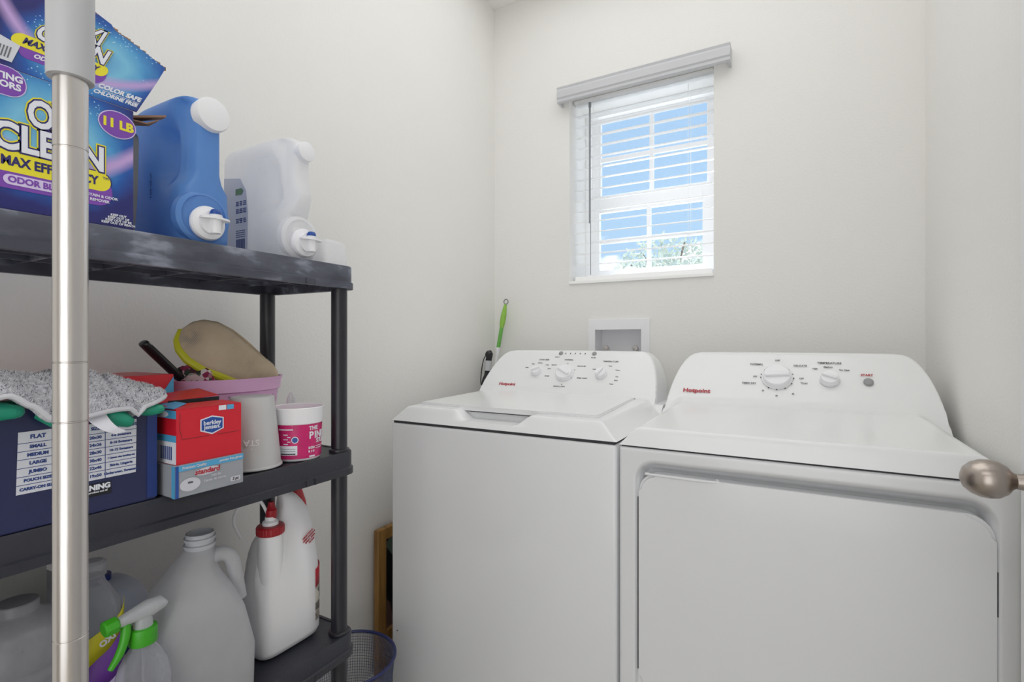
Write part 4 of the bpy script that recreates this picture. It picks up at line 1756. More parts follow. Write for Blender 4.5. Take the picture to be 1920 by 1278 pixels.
bb = red_box('glove_box', 'red carton behind the pad, propped against the wall side of middle shelf', -1.085, -.955, .300, .489, MZ, 1.105, False)
b = bm_new()
mf = fx(-.9546, 0, 0)
b.free()
for sh_p in (rect(.019, .020, .395, 1.0915), rect(.008, .020, .416, 1.0915), [(.465, 1.065), (.4885, 1.065), (.4885, 1.101)]):
    b = bm_new()
    plate(b, sh_p, mf, .0004, .0002)
    obj('cyan_print', b, CYAN, bb, smooth=False)
b = bm_new()
text(b, 'BJ', .010, mf @ Matrix.Translation((.396, 1.0915, .0007)), .0004, shear=.2)
obj('print', b, WHITEINK, bb, smooth=False)

# grey sponge box below
gb = thing('nitrile_glove_carton', (-.85, .46, MZ), 'flat silver grey carton with blue edge beneath the red carton', 'box')
b = bm_new()
box(b, -.900, -.796, .4095, .5150, MZ, .9780)
obj('carton', b, GREYCARD, gb, smooth=False, bev=.001)
GF = fx(-.7956, 0, 0)
b = bm_new()
plate(b, rect(.105, .0085, .4622, .9732), GF, .0003, .0001)
plate(b, rect(.0085, .0475, .4136, .9538), face_m((-.796, .4093, 0), (1, 0, 0), (0, 0, 1)) @ Matrix.Translation((-.418, 0, 0)), .0003, .0001)
obj('blue_band', b, CYAN, gb, smooth=False)
b = bm_new()
plate(b, rect(.0045, .0475, .4118, .9540), GF, .0003, .0002)
obj('blue_corner', b, BLUEINK, gb, smooth=False)
b = bm_new()
m_ = GF @ Matrix.Translation((.456, .9625, 0))
plate(b, ellipse(.0190, .0058), m_ @ Matrix.Rotation(.05, 4, 'Z'), .0003, .0003)
plate(b, ellipse(.0150, .0100, .4305, .9472), GF, .0003, .0003)
plate(b, rect(.0165, .0075, .5010, .9400, .002), GF, .0003, .0003)
text(b, 'Premium Quality', .0052, GF @ Matrix.Translation((.437, .9733, .0005)), .0002)
text(b, 'powder free gloves', .0048, GF @ Matrix.Translation((.494, .9738, .0005)), .0002)
text(b, 'Nitrile', .0058, GF @ Matrix.Translation((.470, .9535, .0004)), .0001)
text(b, 'Gants de nitrile', .0055, GF @ Matrix.Translation((.468, .9475, .0004)), .0001)
obj('pale_print', b, M('pale_print_ink', (206, 206, 214), .5), gb, smooth=False)
b = bm_new()
text(b, 'standard', .0108, GF @ Matrix.Translation((.456, .9628, .0008)), .0003, shear=.15)
obj('red_lettering', b, REDINK, gb, smooth=False)
b = bm_new()
text(b, '2 pc', .0060, GF @ Matrix.Translation((.501, .9401, .0008)), .0002, shear=.2)
text(b, 'size', .0050, GF @ Matrix.Translation((.4305, .9505, .0008)), .0001)
obj('dark_lettering', b, INKD, gb, smooth=False)

rb = thing('glove_box', (-.86, .465, .9782), 'open red carton with blue and white badge, standing on silver grey carton', 'box')
b = bm_new()
rx0, rx1, ry0, ry1, rz0, rz1 = -.925, -.801, .4135, .5145, .9783, 1.060
w_ = .0015
box(b, rx1 - w_, rx1, ry0, ry1, rz0, rz1)
box(b, rx0, rx0 + w_, ry0, ry1, rz0, rz1)
box(b, rx0 + w_, rx1 - w_, ry0, ry0 + w_, rz0, rz1)
box(b, rx0 + w_, rx1 - w_, ry1 - w_, ry1, rz0, rz1)
box(b, rx0 + w_, rx1 - w_, ry0 + w_, ry1 - w_, rz0, rz0 + w_)
obj('carton', b, REDCARD, rb, smooth=False)
# top flaps
def flap(name, pts, mat, lab=None):
    t = bm_new()
    a_ = [t.verts.new(p) for p in pts]
    c_ = [t.verts.new((p[0], p[1], p[2] - .0012)) for p in pts]
    t.faces.new(a_)
    t.faces.new(c_[::-1])
    for i in range(len(pts)):
        t.faces.new((a_[i], a_[(i + 1) % len(pts)], c_[(i + 1) % len(pts)], c_[i]))
    return obj(name, t, mat, rb, smooth=False, label=lab)
flap('front_flap', [(rx1, ry0, rz1 + .0015), (rx1, ry1, rz1 + .0015), (rx1 - .045, ry1 - .004, rz1 + .004), (rx1 - .045, ry0 + .004, rz1 + .004)], REDCARD)
flap('back_flap', [(rx0 + .060, ry0, rz1 + .006), (rx0 + .060, ry1, rz1 + .011), (rx0, ry1, rz1 + .0195), (rx0, ry0, rz1 + .012)], REDCARD)
flap('side_flap', [(rx1 - .004, ry0 - .001, rz1 + .0025), (rx1 - .03, ry0 + .03, rz1 + .0060), (rx0 + .02, ry0 + .03, rz1 + .0075), (rx0, ry0 - .001, rz1 + .0025)], CYAN, 'pale blue flap')
b = bm_new()
box(b, rx0 + .0618, rx0 + .064, ry0 + .02, ry1 - .001, rz1 - .02, rz1 + .0085)
obj('flap_gap_shade', b, BLACKINK, rb, smooth=False)  # black sheet painted in as the shaded gap between the flaps
RF = fx(rx1 + .0002, 0, 0)
b = bm_new()
hexp = [(-.019, -.009), (0, -.0165), (.019, -.009), (.019, .010), (0, .0150), (-.019, .010)]
plate(b, [(p[0] * .96, p[1] * .93) for p in hexp], RF @ Matrix.Translation((.4665, 1.0320, 0)), .0003, .0001)
text(b, 'BJ', .001, RF @ Matrix.Translation((.4665, 1.0320, 0)))
plate(b, rect(.012, .0075, .4830, 1.0565), RF, .0003, .0001)
obj('badge_border', b, WHITEINK, rb, smooth=False)
b = bm_new()
plate(b, [(p[0] * .86, p[1] * .80) for p in hexp], RF @ Matrix.Translation((.4665, 1.0320, 0)), .0003, .0004)
obj('badge', b, BLUEINK, rb, smooth=False)
b = bm_new()
text(b, 'berkley', .0092, RF @ Matrix.Translation((.4665, 1.0350, .0008)), .0002)
text(b, 'jensen.', .0092, RF @ Matrix.Translation((.4665, 1.0285, .0008)), .0002)
obj('badge_lettering', b, WHITEINK, rb, smooth=False)
b = bm_new()
for p, q in (((.419, 1.055), (.4185, 1.030)), ((.4185, 1.030), (.422, 1.0155)), ((.422, 1.0155), (.462, 1.0155)), ((.475, 1.0155), (.510, 1.0155))):
    tube(b, [RF @ Vector((p[0], p[1], .0001)), RF @ Vector((q[0], q[1], .0001))], .0004, 4)
obj('crease', b, M('dark_red_crease', (130, 16, 30), .5), rb)
SF = face_m((rx1, ry0 - .0003, 0), (1, 0, 0), (0, 0, 1))
b = bm_new()
b.free()
for sh_p, fm_, lf in ((rect(.124, .012, -.062, 1.0530), SF, 0), (rect(.124, .010, -.062, 1.0170), SF, 0), (rect(.011, .0075, .496, 1.0565), RF, .0002)):
    b = bm_new()
    plate(b, sh_p, fm_, .0003, lf)
    obj('cyan_print', b, CYAN, rb, smooth=False)
b = bm_new()
plate(b, rect(.124, .033, -.062, .9955), SF, .0003, 0)
plate(b, ellipse(.03, .006, -.05, 1.0530), SF, .0003, .0004)
obj('white_print', b, WHITEINK, rb, smooth=False)
b = bm_new()
for i in range(6):
    plate(b, rect(.0030, .020, -.012 - i * .0055, .9950), SF, .0003, .0004)
obj('barcode', b, NAVYINK, rb, smooth=False)

# --- grey upturned cup
b = bm_new()
ccx, ccy = -.880, .5870
lathe(b, [(.0490, .0), (.0515, .002), (.0510, .0045), (.0490, .006), (.0375, .1285), (.0355, .1305), (.030, .1315), (0, .1315)], (ccx, ccy, MZ), n=56)
cp = thing('plastic_cup', (ccx, ccy, MZ), 'plain grey cup standing upside down beside the red carton', 'cup')
obj('cup_body', b, GREYCUP, cp, angle=40)
b = bm_new()
ang = math.atan2(-ccy, -ccx) - .03
vr = Vector((math.cos(ang), math.sin(ang), 0))
rt = Vector((-vr.y, vr.x, 0))
ps = Vector((ccx, ccy, MZ + .052)) + vr * .0455
mcup = face_m(ps, rt, (0, 0, 1)) @ Matrix.Rotation(PI, 4, 'Z')
text(b, 'STA', .0150, mcup, .0004)
plate(b, [(-.008, .024), (0, .010), (.008, .024), (.0055, .024), (0, .0145), (-.0055, .024)], mcup, .0003)
obj('cup_lettering', b, M('pale_grey_ink', (232, 232, 234), .5), cp, smooth=False)

# --- pink oval bin with its contents
pb = thing('pink_bin', (-1.012, .620, MZ), 'light pink oval plastic bin holding a slipper and cloths', 'bin')
pcx, pcy, pz = -1.012, .618, 1.0895
b = bm_new()
rings = []
for (dz, s) in ((0, .74), (.003, .76), (.10, .90), (.132, .94), (.134, .985), (.150, .995), (.156, 1.02), (.1593, 1.03), (.1593, .99), (.150, .95), (.10, .88), (.006, .74), (.006, .3)):
    rings.append([Vector((pcx + .082 * s * math.cos(2 * PI * i / 64), pcy + .112 * s * math.sin(2 * PI * i / 64), MZ + dz)) for i in range(64)])
loft(b, rings)
obj('bin_body', b, PINKBIN, pb, angle=40)
b = bm_new()
rn = random.Random(11)
for k in range(70):
    a_ = rn.uniform(-1.2, 1.4)
    z = rn.uniform(.02, .126)
    s = .76 + (z - .003) / .13 * .18 + .004
    c = Vector((pcx + .082 * s * math.cos(a_), pcy + .112 * s * math.sin(a_), MZ + z))
    nn = Vector((math.cos(a_) / .082, math.sin(a_) / .112, 0)).normalized()
    lathe(b, [(rn.uniform(.0010, .0022), 0), (.001, .0004), (0, .0005)], c, nn, 7)
obj('speckles', b, M('plum_ink', (130, 90, 130), .5), pb, label='small dark speckles')
b = bm_new()
for a_, z in ((.18, .108), (-.5, .06)):
    s = .76 + (z - .003) / .13 * .18 + .004
    c = Vector((pcx + .082 * s * math.cos(a_), pcy + .112 * s * math.sin(a_), MZ + z))
    nn = Vector((math.cos(a_) / .082, math.sin(a_) / .112, 0)).normalized()
    lathe(b, [(.007, 0), (.006, .0008), (0, .001)], c, nn, 14)
obj('yellow_flower', b, YELLAB, pb)

# slipper: sole towards the room, toe up to the left
sl = thing('slipper', (-1.00, .60, MZ + .02), 'worn beige mesh slipper with yellow trim, sole up in pink bin', 'slipper')
SO = Vector((-1.000, .607, 1.138))
ax_u = Vector((.30, .74, -.56)).normalized()      # from toe to heel, down to the right
ax_n = Vector((.84, -.42, .28)).normalized()
ax_n = (ax_n - ax_u * ax_n.dot(ax_u)).normalized()
ax_v = ax_n.cross(ax_u).normalized()
if ax_v.z < 0:
    ax_v = -ax_v


def sole_w(u):          # half width along the sole, u 0 toe .. 1 heel
    prof_ = [(0, 0), (.03, .022), (.09, .036), (.20, .046), (.34, .048), (.52, .042), (.70, .036), (.85, .034), (.94, .027), (.985, .015), (1, 0)]
    for (a0, w0), (a1, w1) in zip(prof_, prof_[1:]):
        if u <= a1:
            q = (u - a0) / (a1 - a0)
            return w0 + (w1 - w0) * q
    return 0


LEN = .205
b = bm_new()
nu, nv2 = 40, 16
P = {}
for side in (0, 1):
    for i in range(nu + 1):
        u = i / nu
        uu = (1 - math.cos(u * PI)) / 2
        w = sole_w(uu)
        for j in range(nv2 + 1):
            v = -1 + 2 * j / nv2
            ed = max(0.0, 1 - abs(v) ** 4) ** .5 * min(1, math.sin(u * PI) * 3) ** .5
            hgt = (.010 * ed + .003 * math.sin(uu * 7 + v)) * (1 if side == 0 else -1.4)
            bend = -.020 * (uu - .5) ** 2 * 4
            p = SO + ax_u * ((uu - .42) * LEN) + ax_v * (v * w) + ax_n * (hgt + bend + .010)
            P[(side, i, j)] = b.verts.new(p)
for side in (0, 1):
    for i in range(nu):
        for j in range(nv2):
            b.faces.new((P[(side, i, j)], P[(side, i + 1, j)], P[(side, i + 1, j + 1)], P[(side, i, j + 1)]))
bmesh.ops.remove_doubles(b, verts=b.verts[:], dist=.0004)
obj('sole', b, MESHSOLE, sl, angle=80, label='beige mesh sole')
# woven ribs of the mesh
b = bm_new()
for i in range(2, 70):
    uu = i / 72
    w = sole_w(uu) * .93
    pts = []
    for j in range(9):
        v = -1 + j / 4
        ed = max(0.0, 1 - abs(v * .93) ** 4) ** .5 * min(1, math.sin(math.acos(1 - 2 * uu)) * 3) ** .5
        pts.append(SO + ax_u * ((uu - .42) * LEN) + ax_v * (v * w) + ax_n * (.010 * ed + .003 * math.sin(uu * 7 + v) - .020 * (uu - .5) ** 2 * 4 + .0103))
    tube(b, pts, .0005, 4)
o = obj('mesh_weave', b, M('weave_thread', (206, 188, 160), .9), sl)
o['kind'] = 'stuff'
b = bm_new()
pts = []
for i in range(41):
    uu = .0 + .80 * (1 - math.cos(i / 40 * PI)) / 2
    pts.append(SO + ax_u * ((uu - .42) * LEN) - ax_v * (sole_w(uu) + .001) + ax_n * (-.020 * (uu - .5) ** 2 * 4 + .008))
tube(b, pts, [.0045 + .0045 * math.sin(i / 40 * PI) for i in range(41)], 10)
obj('trim', b, YELLOWRUB, sl, label='yellow rubber trim')

# cloths in the bin
def cloth(name, label, c, rx_, ry_, rz_, seed):
    b = bm_new()
    bmesh.ops.create_icosphere(b, subdivisions=4, radius=1)
    for v in b.verts:
        n_ = noise.noise(v.co * 1.7 + Vector((seed, 0, 0))) * .35 + noise.noise(v.co * 4 + Vector((0, seed, 0))) * .12
        v.co *= 1 + n_
        v.co = Vector((c[0] + v.co.x * rx_, c[1] + v.co.y * ry_, c[2] + v.co.z * rz_))
    o = obj(name, b, FLORAL, angle=80)
    tag(o, label, 'cloth', None)
    return o


cloth('floral_cloth', 'crumpled floral cloth bunched left of the slipper in the pink bin', (-1.015, .565, 1.075), .035, .040, .042, 3)
cloth('floral_cloth', 'crumpled floral cloth behind the slipper heel in the pink bin', (-1.035, .660, 1.098), .024, .036, .036, 9)

# black handle sticking out
b = bm_new()
hd = thing('black_handle_tool', (-1.03, .56, MZ + .01), 'black flat plastic handle leaning out of pink bin at the left', 'brush')
p0, p1 = Vector((-1.015, .4675, 1.161)), Vector((-1.020, .560, 1.065))
dv = (p1 - p0).normalized()
tube(b, [p0, p0 + dv * .004, p0 + dv * .03, p0 + dv * .10, p1 + dv * .03], [.0075, .0120, .0125, .0125, .010], 16, 4, .62)
obj('handle', b, BLACKPL, hd)
b = bm_new()
N = 14
cpt = p0 + dv * .012 + Vector((.010, -.002, .004))
tube(b, [cpt + dv * (.004 * math.cos(2 * PI * i / N)) + Vector((0, dv.z * -.003, dv.y * .003)) * math.sin(2 * PI * i / N) for i in range(N + 1)], .0008, 6)
obj('hang_hole', b, GREYPL, hd)

# --- small tub of pink cleaning paste
tcx, tcy = -.872, .6800
tb = thing('cleaning_paste_tub', (tcx, tcy, MZ), 'white tub with hot pink label beside the front shelf post', 'tub')
b = bm_new()
lathe(b, [(.0410, 0), (.0425, .002), (.0430, .006), (.0450, .070), (.0480, .072), (.0495, .098), (.0500, .1015), (.0485, .103), (.0460, .1015), (.0455, .090), (.043, .075), (0, .074)], (tcx, tcy, MZ), n=64)
obj('tub_body', b, WHITEPL, tb, angle=40)
b = bm_new()
lathe(b, [(.0435, .0045), (.0456, .0710)], (tcx, tcy, MZ), n=64, cap0=False, cap1=False)
obj('label', b, HOTPINK, tb, angle=40, label='hot pink printed label')
b = bm_new()
lathe(b, [(.0450, .084), (.030, .086), (.012, .083), (0, .084)], (tcx, tcy, MZ), n=40, cap0=False)
obj('paste', b, PINKDK, tb, label='pink paste')


def tubm(a_deg, z):
    """print frame on the tub wall; a_deg measured round from the side that faces the camera, + is to the right"""
    base = math.atan2(-tcy, -tcx)
    a_ = base + math.radians(a_deg + 9)
    n_ = Vector((math.cos(a_), math.sin(a_), 0))
    r_ = Vector((-math.sin(a_), math.cos(a_), 0))
    return face_m(Vector((tcx, tcy, MZ + z)) + n_ * (.0441 + (z / .07) * .0018), r_, (0, 0, 1))


b = bm_new()
for s, a_, z, sz in (('T', 21, .062, .011), ('H', 30, .062, .011), ('E', 39, .062, .011), ('P', 23, .048, .019), ('I', 35, .048, .019), ('N', 47, .048, .019), ('K', 62, .048, .019), ('S', 42, .036, .012), ('T', 50, .036, .012), ('U', 58, .036, .012), ('F', 66, .036, .012)):
    text(b, s, sz, tubm(a_, z), sz * .03)
for a_ in (-50, -38, -26):
    plate(b, rect(.010, .0022), tubm(a_, .062))
for i in range(5):
    plate(b, rect(.0090 - (i % 2) * .003, .0016), tubm(-38 + (i % 2) * 8, .052 - i * .0045))
for a_ in range(-56, -8, 6):
    plate(b, rect(.0052, .018), tubm(a_, .0215))
plate(b, ellipse(.0065, .0065), tubm(-16, .042))
for i, a_ in enumerate((18, 24, 30)):
    text(b, 'ECO'[i], .006, tubm(a_, .024), .0003)
    text(b, 'BIO'[i], .005, tubm(a_, .017), .0003)
for a_ in (40, 48, 56):
    plate(b, rect(.006, .0014), tubm(a_, .026))
    plate(b, rect(.006, .0014), tubm(a_, .022))
for a_ in (22, 30):
    plate(b, rect(.006, .003), tubm(a_, .0075))
obj('label_lettering', b, WHITEINK, tb, smooth=False)
b = bm_new()
plate(b, ellipse(.0050, .0050), tubm(-16, .042), .0003, .0006)
obj('blue_badge', b, BLUEINK, tb, smooth=False)
b = bm_new()
rn = random.Random(5)
for k in range(46):
    a_ = rn.uniform(-60, 60)
    z = rn.uniform(.008, .066)
    if (-60 < a_ < -6 and .010 < z < .034) or (16 < a_ and .03 < z):
        continue
    m_ = tubm(a_, z)
    r = rn.uniform(.0015, .0035)
    tube(b, [m_ @ Vector((r * math.cos(q * PI / 5), r * math.sin(q * PI / 5), .0002)) for q in range(rn.choice((6, 8, 11)))], .0003, 4)
obj('label_doodles', b, HOTPINK2, tb)
b = bm_new()
for a_, w in ((-48, .0045), (-42, .0045), (-36, .0045), (-30, .0045), (-24, .0045), (-18, .0045)):
    plate(b, rect(w, .0022), tubm(a_, .0150), .0003, .0006)
    plate(b, rect(w, .0006), tubm(a_, .0200), .0003, .0006)
    plate(b, rect(w, .0006), tubm(a_, .0250), .0003, .0006)
obj('panel_print', b, INKD, tb, smooth=False)

# white rag tip behind tub
b = bm_new()
t = bm_new()
vs = [(-.905, .692, 1.035), (-.912, .700, 1.052), (-.918, .716, 1.045), (-.915, .735, 1.03), (-.93, .74, .98), (-.935, .74, MZ), (-.92, .70, MZ), (-.915, .69, .98)]
for i, p in enumerate(vs):
    pass
rings = []
for z, w_, h_ in ((MZ, .018, .012), (MZ + .04, .017, .011), (MZ + .08, .014, .008), (MZ + .11, .010, .005), (MZ + .122, .004, .002)):
    rings.append([Vector((-.947 + h_ * math.cos(2 * PI * i / 24) * (1 + .3 * math.sin(5 * 2 * PI * i / 24)), .722 + w_ * math.sin(2 * PI * i / 24), z)) for i in range(24)])
loft(b, rings)
t.free()
o = obj('white_cloth', b, M('white_cotton', (222, 220, 222), .9, bump=.4, bscale=200))
tag(o, 'small twisted white cloth behind the hot pink tub', 'cloth')

# ================================================================ THIRD SHELF
LZ = SZ[1] + .0002
# --- frosted gallon jug
gx, gy = -.889, .497
gj = thing('gallon_jug', (gx, gy, LZ), 'large frosted empty gallon jug without its cap, on the lowest visible shelf', 'jug')
R45 = Matrix.Rotation(math.radians(-18), 4, 'Z')


def gj_pt(lx, ly_, z):
    v = R45 @ Vector((lx, ly_, 0))
    return Vector((gx + v.x, gy + v.y, z))


b = bm_new()
prof_ = [(0, .058, .058, 4), (.004, .066, .066, 5), (.014, .072, .072, 6), (.10, .074, .074, 6), (.165, .074, .074, 6), (.185, .071, .071, 5), (.20, .064, .064, 4.2), (.225, .049, .049, 3.2), (.245, .036, .036, 2.6), (.258, .027, .027, 2.2), (.266, .0225, .0225, 2)]
rings = []
for (dz, a_, c_, p_) in prof_:
    def fn(v, sx, sy, dz=dz):
        # cut-away for the hand on the far-right side
        q = sstep(.150, .172, dz) * (1 - sstep(.235, .262, dz)) * sstep(-.1, .9, sy)
        v.y -= q * .020
        return gj_pt(v.x, v.y, v.z)
    rings.append(superell(0, 0, LZ + dz, a_, c_, p_, 64, fn))
loft(b, rings, True, False)
obj('jug_body', b, FROST, gj, angle=70)
b = bm_new()
lathe(b, [(.0225, .262), (.0225, .268), (.0245, .269), (.0245, .273), (.0215, .274), (.0215, .279), (.0240, .280), (.0240, .284), (.0215, .285), (.0212, .291), (.0190, .2915), (.0185, .262)], (gx, gy, LZ), n=40, cap0=False, cap1=False)
obj('neck', b, M_trans('neck_plastic', (206, 208, 214), .2, .35), gj)
b = bm_new()
tube(b, [gj_pt(.01, .014, LZ + .245), gj_pt(.012, .030, LZ + .250), gj_pt(.016, .044, LZ + .241), gj_pt(.018, .050, LZ + .215), gj_pt(.018, .056, LZ + .168)], [.014, .0135, .013, .0125, .014], 16, 6, .9)
obj('jug_handle', b, FROST, gj)

# --- white stain remover bottle with red pump cap
nx, ny = -.925, .680
nm = thing('stain_remover_bottle', (nx, ny, LZ), 'white handled bottle with red ribbed cap beside the frosted jug', 'bottle')
b = bm_new()
rings = []
for (dz, hx, hy, cy_, p_) in ((0, .036, .060, 0, 4), (.004, .043, .066, 0, 5), (.015, .046, .0685, 0, 6), (.12, .046, .0685, 0, 6), (.15, .045, .068, 0, 5), (.175, .042, .0655, .001, 4.5), (.195, .039, .063, .003, 4), (.215, .035, .059, .006, 3.6), (.23, .031, .053, .011, 3.2), (.245, .027, .045, .017, 3), (.262, .023, .036, .022, 2.6), (.280, .020, .026, .020, 2.4), (.295, .017, .019, .014, 2.2), (.306, .012, .013, .008, 2), (.311, .004, .005, .006, 2)):
    def fn(v, sx, sy, dz=dz):
        q = sstep(.10, .15, dz) * (1 - sstep(.21, .24, dz))
        # flutes pressed into the shoulder either side of the cap column
        k = math.exp(-((v.y - ny - .004) / .014) ** 2) * q * .010
        k += math.exp(-((v.y - ny + .066) / .010) ** 2) * q * .014
        v.x -= k * (1 if sx > 0 else -1)
        return v
    rings.append(superell(nx, ny + cy_, LZ + dz, hx, hy, p_, 72, fn))
loft(b, rings)
obj('bottle_body', b, WHITEPL, nm, angle=70)
b = bm_new()
lathe(b, [(.024, .10), (.0245, .15), (.0240, .20), (.0225, .228), (.0215, .240)], (nx + .020, ny - .038, LZ), n=32)
obj('cap_column', b, WHITEPL, nm)
b = bm_new()
nr = 60
prof2 = [(.0245, .238), (.0255, .240), (.0255, .252), (.0235, .255), (.014, .256)]
for i in range(1):
    rings = []
    for (r_, h_) in prof2:
        rings.append([Vector((nx + .020 + r_ * (1 + .025 * (k % 2)) * math.cos(2 * PI * k / nr), ny - .038 + r_ * (1 + .025 * (k % 2)) * math.sin(2 * PI * k / nr), LZ + h_)) for k in range(nr)])
    loft(b, rings)
obj('cap', b, REDPL, nm, angle=20, label='red ribbed cap')
b = bm_new()
lathe(b, [(.0150, .254), (.0145, .262), (.010, .265), (.010, .272)], (nx + .020, ny - .038, LZ), n=28)
pc = obj('pump_collar', b, WHITEPL, nm)
b = bm_new()
lathe(b, [(.0095, .268), (.0105, .271), (.0105, .284), (.008, .287), (.005, .30), (0, .301)], (nx + .020, ny - .036, LZ), n=20)
obj('pump_head', b, REDPL, pc)
b = bm_new()
tube(b, [(nx + .018, ny - .040, LZ + .272), (nx + .01, ny - .050, LZ + .300), (nx - .005, ny - .060, LZ + .318), (nx - .018, ny - .075, LZ + .300), (nx - .020, ny - .088, LZ + .270), (nx - .012, ny - .078, LZ + .235)], .0032, 8, 6)
obj('hose', b, WHITEPL, nm)
b = bm_new()
m_ = fx(nx + .0385, ny + .035, LZ + .215) @ Matrix.Rotation(.55, 4, 'Z')
for i in range(4):
    text(b, ('DIRECTIONS', 'OPEN NOZZLE', 'SPRAY AREA', 'CLOSE')[i], .0050, m_ @ Matrix.Translation((0, -.006 * i, 0)), .0002)
obj('red_print', b, REDINK, nm, smooth=False)
def corner_label(name, mat, z0, z1, t0, t1, slope=0.0):
    bq = bm_new()
    r0, r1 = [], []
    for i in range(17):
        u = i / 16
        t_ = t0 + (t1 - t0) * u
        c, s = math.cos(t_), math.sin(t_)
        X = nx + .0467 * abs(c) ** (2 / 6)
        Y = ny + .0691 * abs(s) ** (2 / 6)
        r0.append(Vector((X, Y, LZ + z0 + slope * u)))
        r1.append(Vector((X, Y, LZ + z1 + slope * u)))
    loft(bq, [r0, r1], closed=False)
    o_ = obj(name, bq, mat, nm)
    sm_ = o_.modifiers.new('thick', 'SOLIDIFY')
    sm_.thickness = .0004


corner_label('red_label', REDINK, .100, .138, .36, 1.40, .012)
corner_label('picture_label', M_ramp('pet_picture', [(0.0, (60, 56, 50)), (.5, (150, 146, 140)), (1, (206, 200, 190))], (60, 60, 60), voronoi=True), .03, .100, .36, 1.40, .010)

# --- red and white spray bottle behind it
sx_, sy_ = -.992, .770
rs = thing('spray_bottle', (sx_, sy_, LZ), 'red tapering bottle with white tip standing behind the white bottle', 'bottle')
b = bm_new()
rings = []
for (dz, a_, c_) in ((0, .012, .026), (.004, .016, .029), (.02, .017, .031), (.12, .017, .031), (.17, .017, .030), (.22, .016, .028), (.25, .015, .024), (.275, .012, .016), (.295, .009, .009), (.302, .007, .007)):
    rings.append(superell(sx_, sy_ - .004 * dz / .3, LZ + dz, a_, c_, 2.6, 40))
loft(b, rings)
obj('bottle_body', b, M('red_bottle_plastic', (176, 34, 44), .4), rs)
b = bm_new()
lathe(b, [(.008, .300), (.0075, .312), (.005, .330), (0, .331)], (sx_, sy_ - .004, LZ), n=20)
obj('nozzle', b, WHITEPL, rs, label='white nozzle')

# --- clear spray bottle with green trigger
qx, qy = -.836, .386
sp = thing('spray_bottle', (qx, qy, LZ), 'clear spray bottle with green trigger and collar in front of gallon jug', 'spray bottle')
b = bm_new()
lathe(b, [(.030, 0), (.034, .003), (.0352, .010), (.0352, .075), (.0340, .090), (.0352, .105), (.0345, .125), (.030, .145), (.022, .162), (.0165, .170), (.0150, .174), (.0150, .186)], (qx, qy, LZ), n=48, cap1=False)
obj('bottle_body', b, CLEARPL, sp)
b = bm_new()
lathe(b, [(.029, .004), (.0335, .010), (.0338, .070), (.0, .0705)], (qx, qy, LZ), n=40)
obj('liquid', b, LIQUID, sp)
b = bm_new()
lathe(b, [(.0358, .012), (.0358, .088)], (qx, qy, LZ), n=48, cap0=False, cap1=False)
obj('label', b, M_ramp('blue_speckled_label', [(.42, (36, 60, 140)), (.5, (70, 92, 160)), (.62, (150, 150, 168))], (60, 60, 30)), sp)
b = bm_new()
lathe(b, [(.0175, .176), (.0180, .178), (.0180, .195), (.0172, .199), (.014, .2)], (qx, qy, LZ), n=36)
obj('collar', b, GREENPL, sp, label='green collar')
b = bm_new()
tube(b, [(qx, qy, LZ + .01), (qx, qy, LZ + .18)], .002, 8)
obj('dip_tube', b, CLEARPL, sp)
HEAD = M_clear('cloudy_clear_head', (222, 224, 226), .42, .2, (196, 198, 202))
hu = Vector((.02, -.97, -.09)).normalized()        # nozzle points back towards the doorway
hc = Vector((qx, qy, LZ + .222))
b = bm_new()
tail = hc - hu * .026
tube(b, [tail - hu * .004 + Vector((0, 0, .002)), tail, hc - hu * .008, hc + hu * .008, hc + hu * .024, hc + hu * .034], [.004, .0115, .0150, .0125, .0095, .009], 18, 5, .8)
lathe(b, [(.0125, .199), (.0115, .212), (.010, .220)], (qx, qy, LZ), n=24)
sh_ = obj('spray_head', b, HEAD, sp)
b = bm_new()
tube(b, [hc + hu * .032, hc + hu * .035, hc + hu * .048, hc + hu * .050], [.009, .0115, .0115, .009], 8)
obj('nozzle', b, GREENPL, sh_)
b = bm_new()
t0 = hc + hu * .022 + Vector((0, 0, -.006))
tube(b, [t0, t0 + Vector((.004, -.003, -.018)), t0 + Vector((.004, -.010, -.038)), t0 + Vector((.002, -.020, -.055))], [.0065, .0062, .0056, .0040], 12, 5)
obj('trigger', b, GREENPL, sh_, label='curved green trigger')

# --- white jug with navy label behind the spray bottle
vx, vy = -1.045, .428
vj = thing('laundry_jug', (vx, vy, LZ), 'round-shouldered pale jug with navy label behind the spray bottle', 'jug')
b = bm_new()
rings = []
for (dz, a_, c_) in ((0, .044, .052), (.004, .050, .058), (.02, .052, .061), (.11, .052, .061), (.145, .051, .059), (.165, .047, .054), (.185, .040, .044), (.197, .030, .032), (.205, .018, .020), (.208, .002, .002)):
    rings.append(superell(vx, vy, LZ + dz, a_, c_, 2.8, 60))
loft(b, rings)
obj('jug_body', b, PALEBLUE, vj, angle=70)
b = bm_new()
lathe(b, [(.016, .196), (.016, .216), (.0, .217)], (vx, vy - .012, LZ), n=28)
obj('cap', b, BLUELAB, vj, label='blue cap')
b = bm_new()
rings = []
for dz in (.02, .05, .075, .10):
    rr_ = []
    for i in range(25):
        t_ = -1.45 + i / 24 * 2.6
        c, s = math.cos(t_), math.sin(t_)
        p_ = 2.8
        rr_.append(Vector((vx + .0532 * math.copysign(abs(c) ** (2 / p_), c), vy + .0622 * math.copysign(abs(s) ** (2 / p_), s), LZ + min(dz, .02 + .115 * (i / 24) ** 1.0 * dz / .135 + dz * .3))))
    rings.append(rr_)
loft(b, rings, closed=False)
o = obj('label', b, BLUELAB, vj, label='navy blue label')
s_ = o.modifiers.new('thick', 'SOLIDIFY')
s_.thickness = .0006

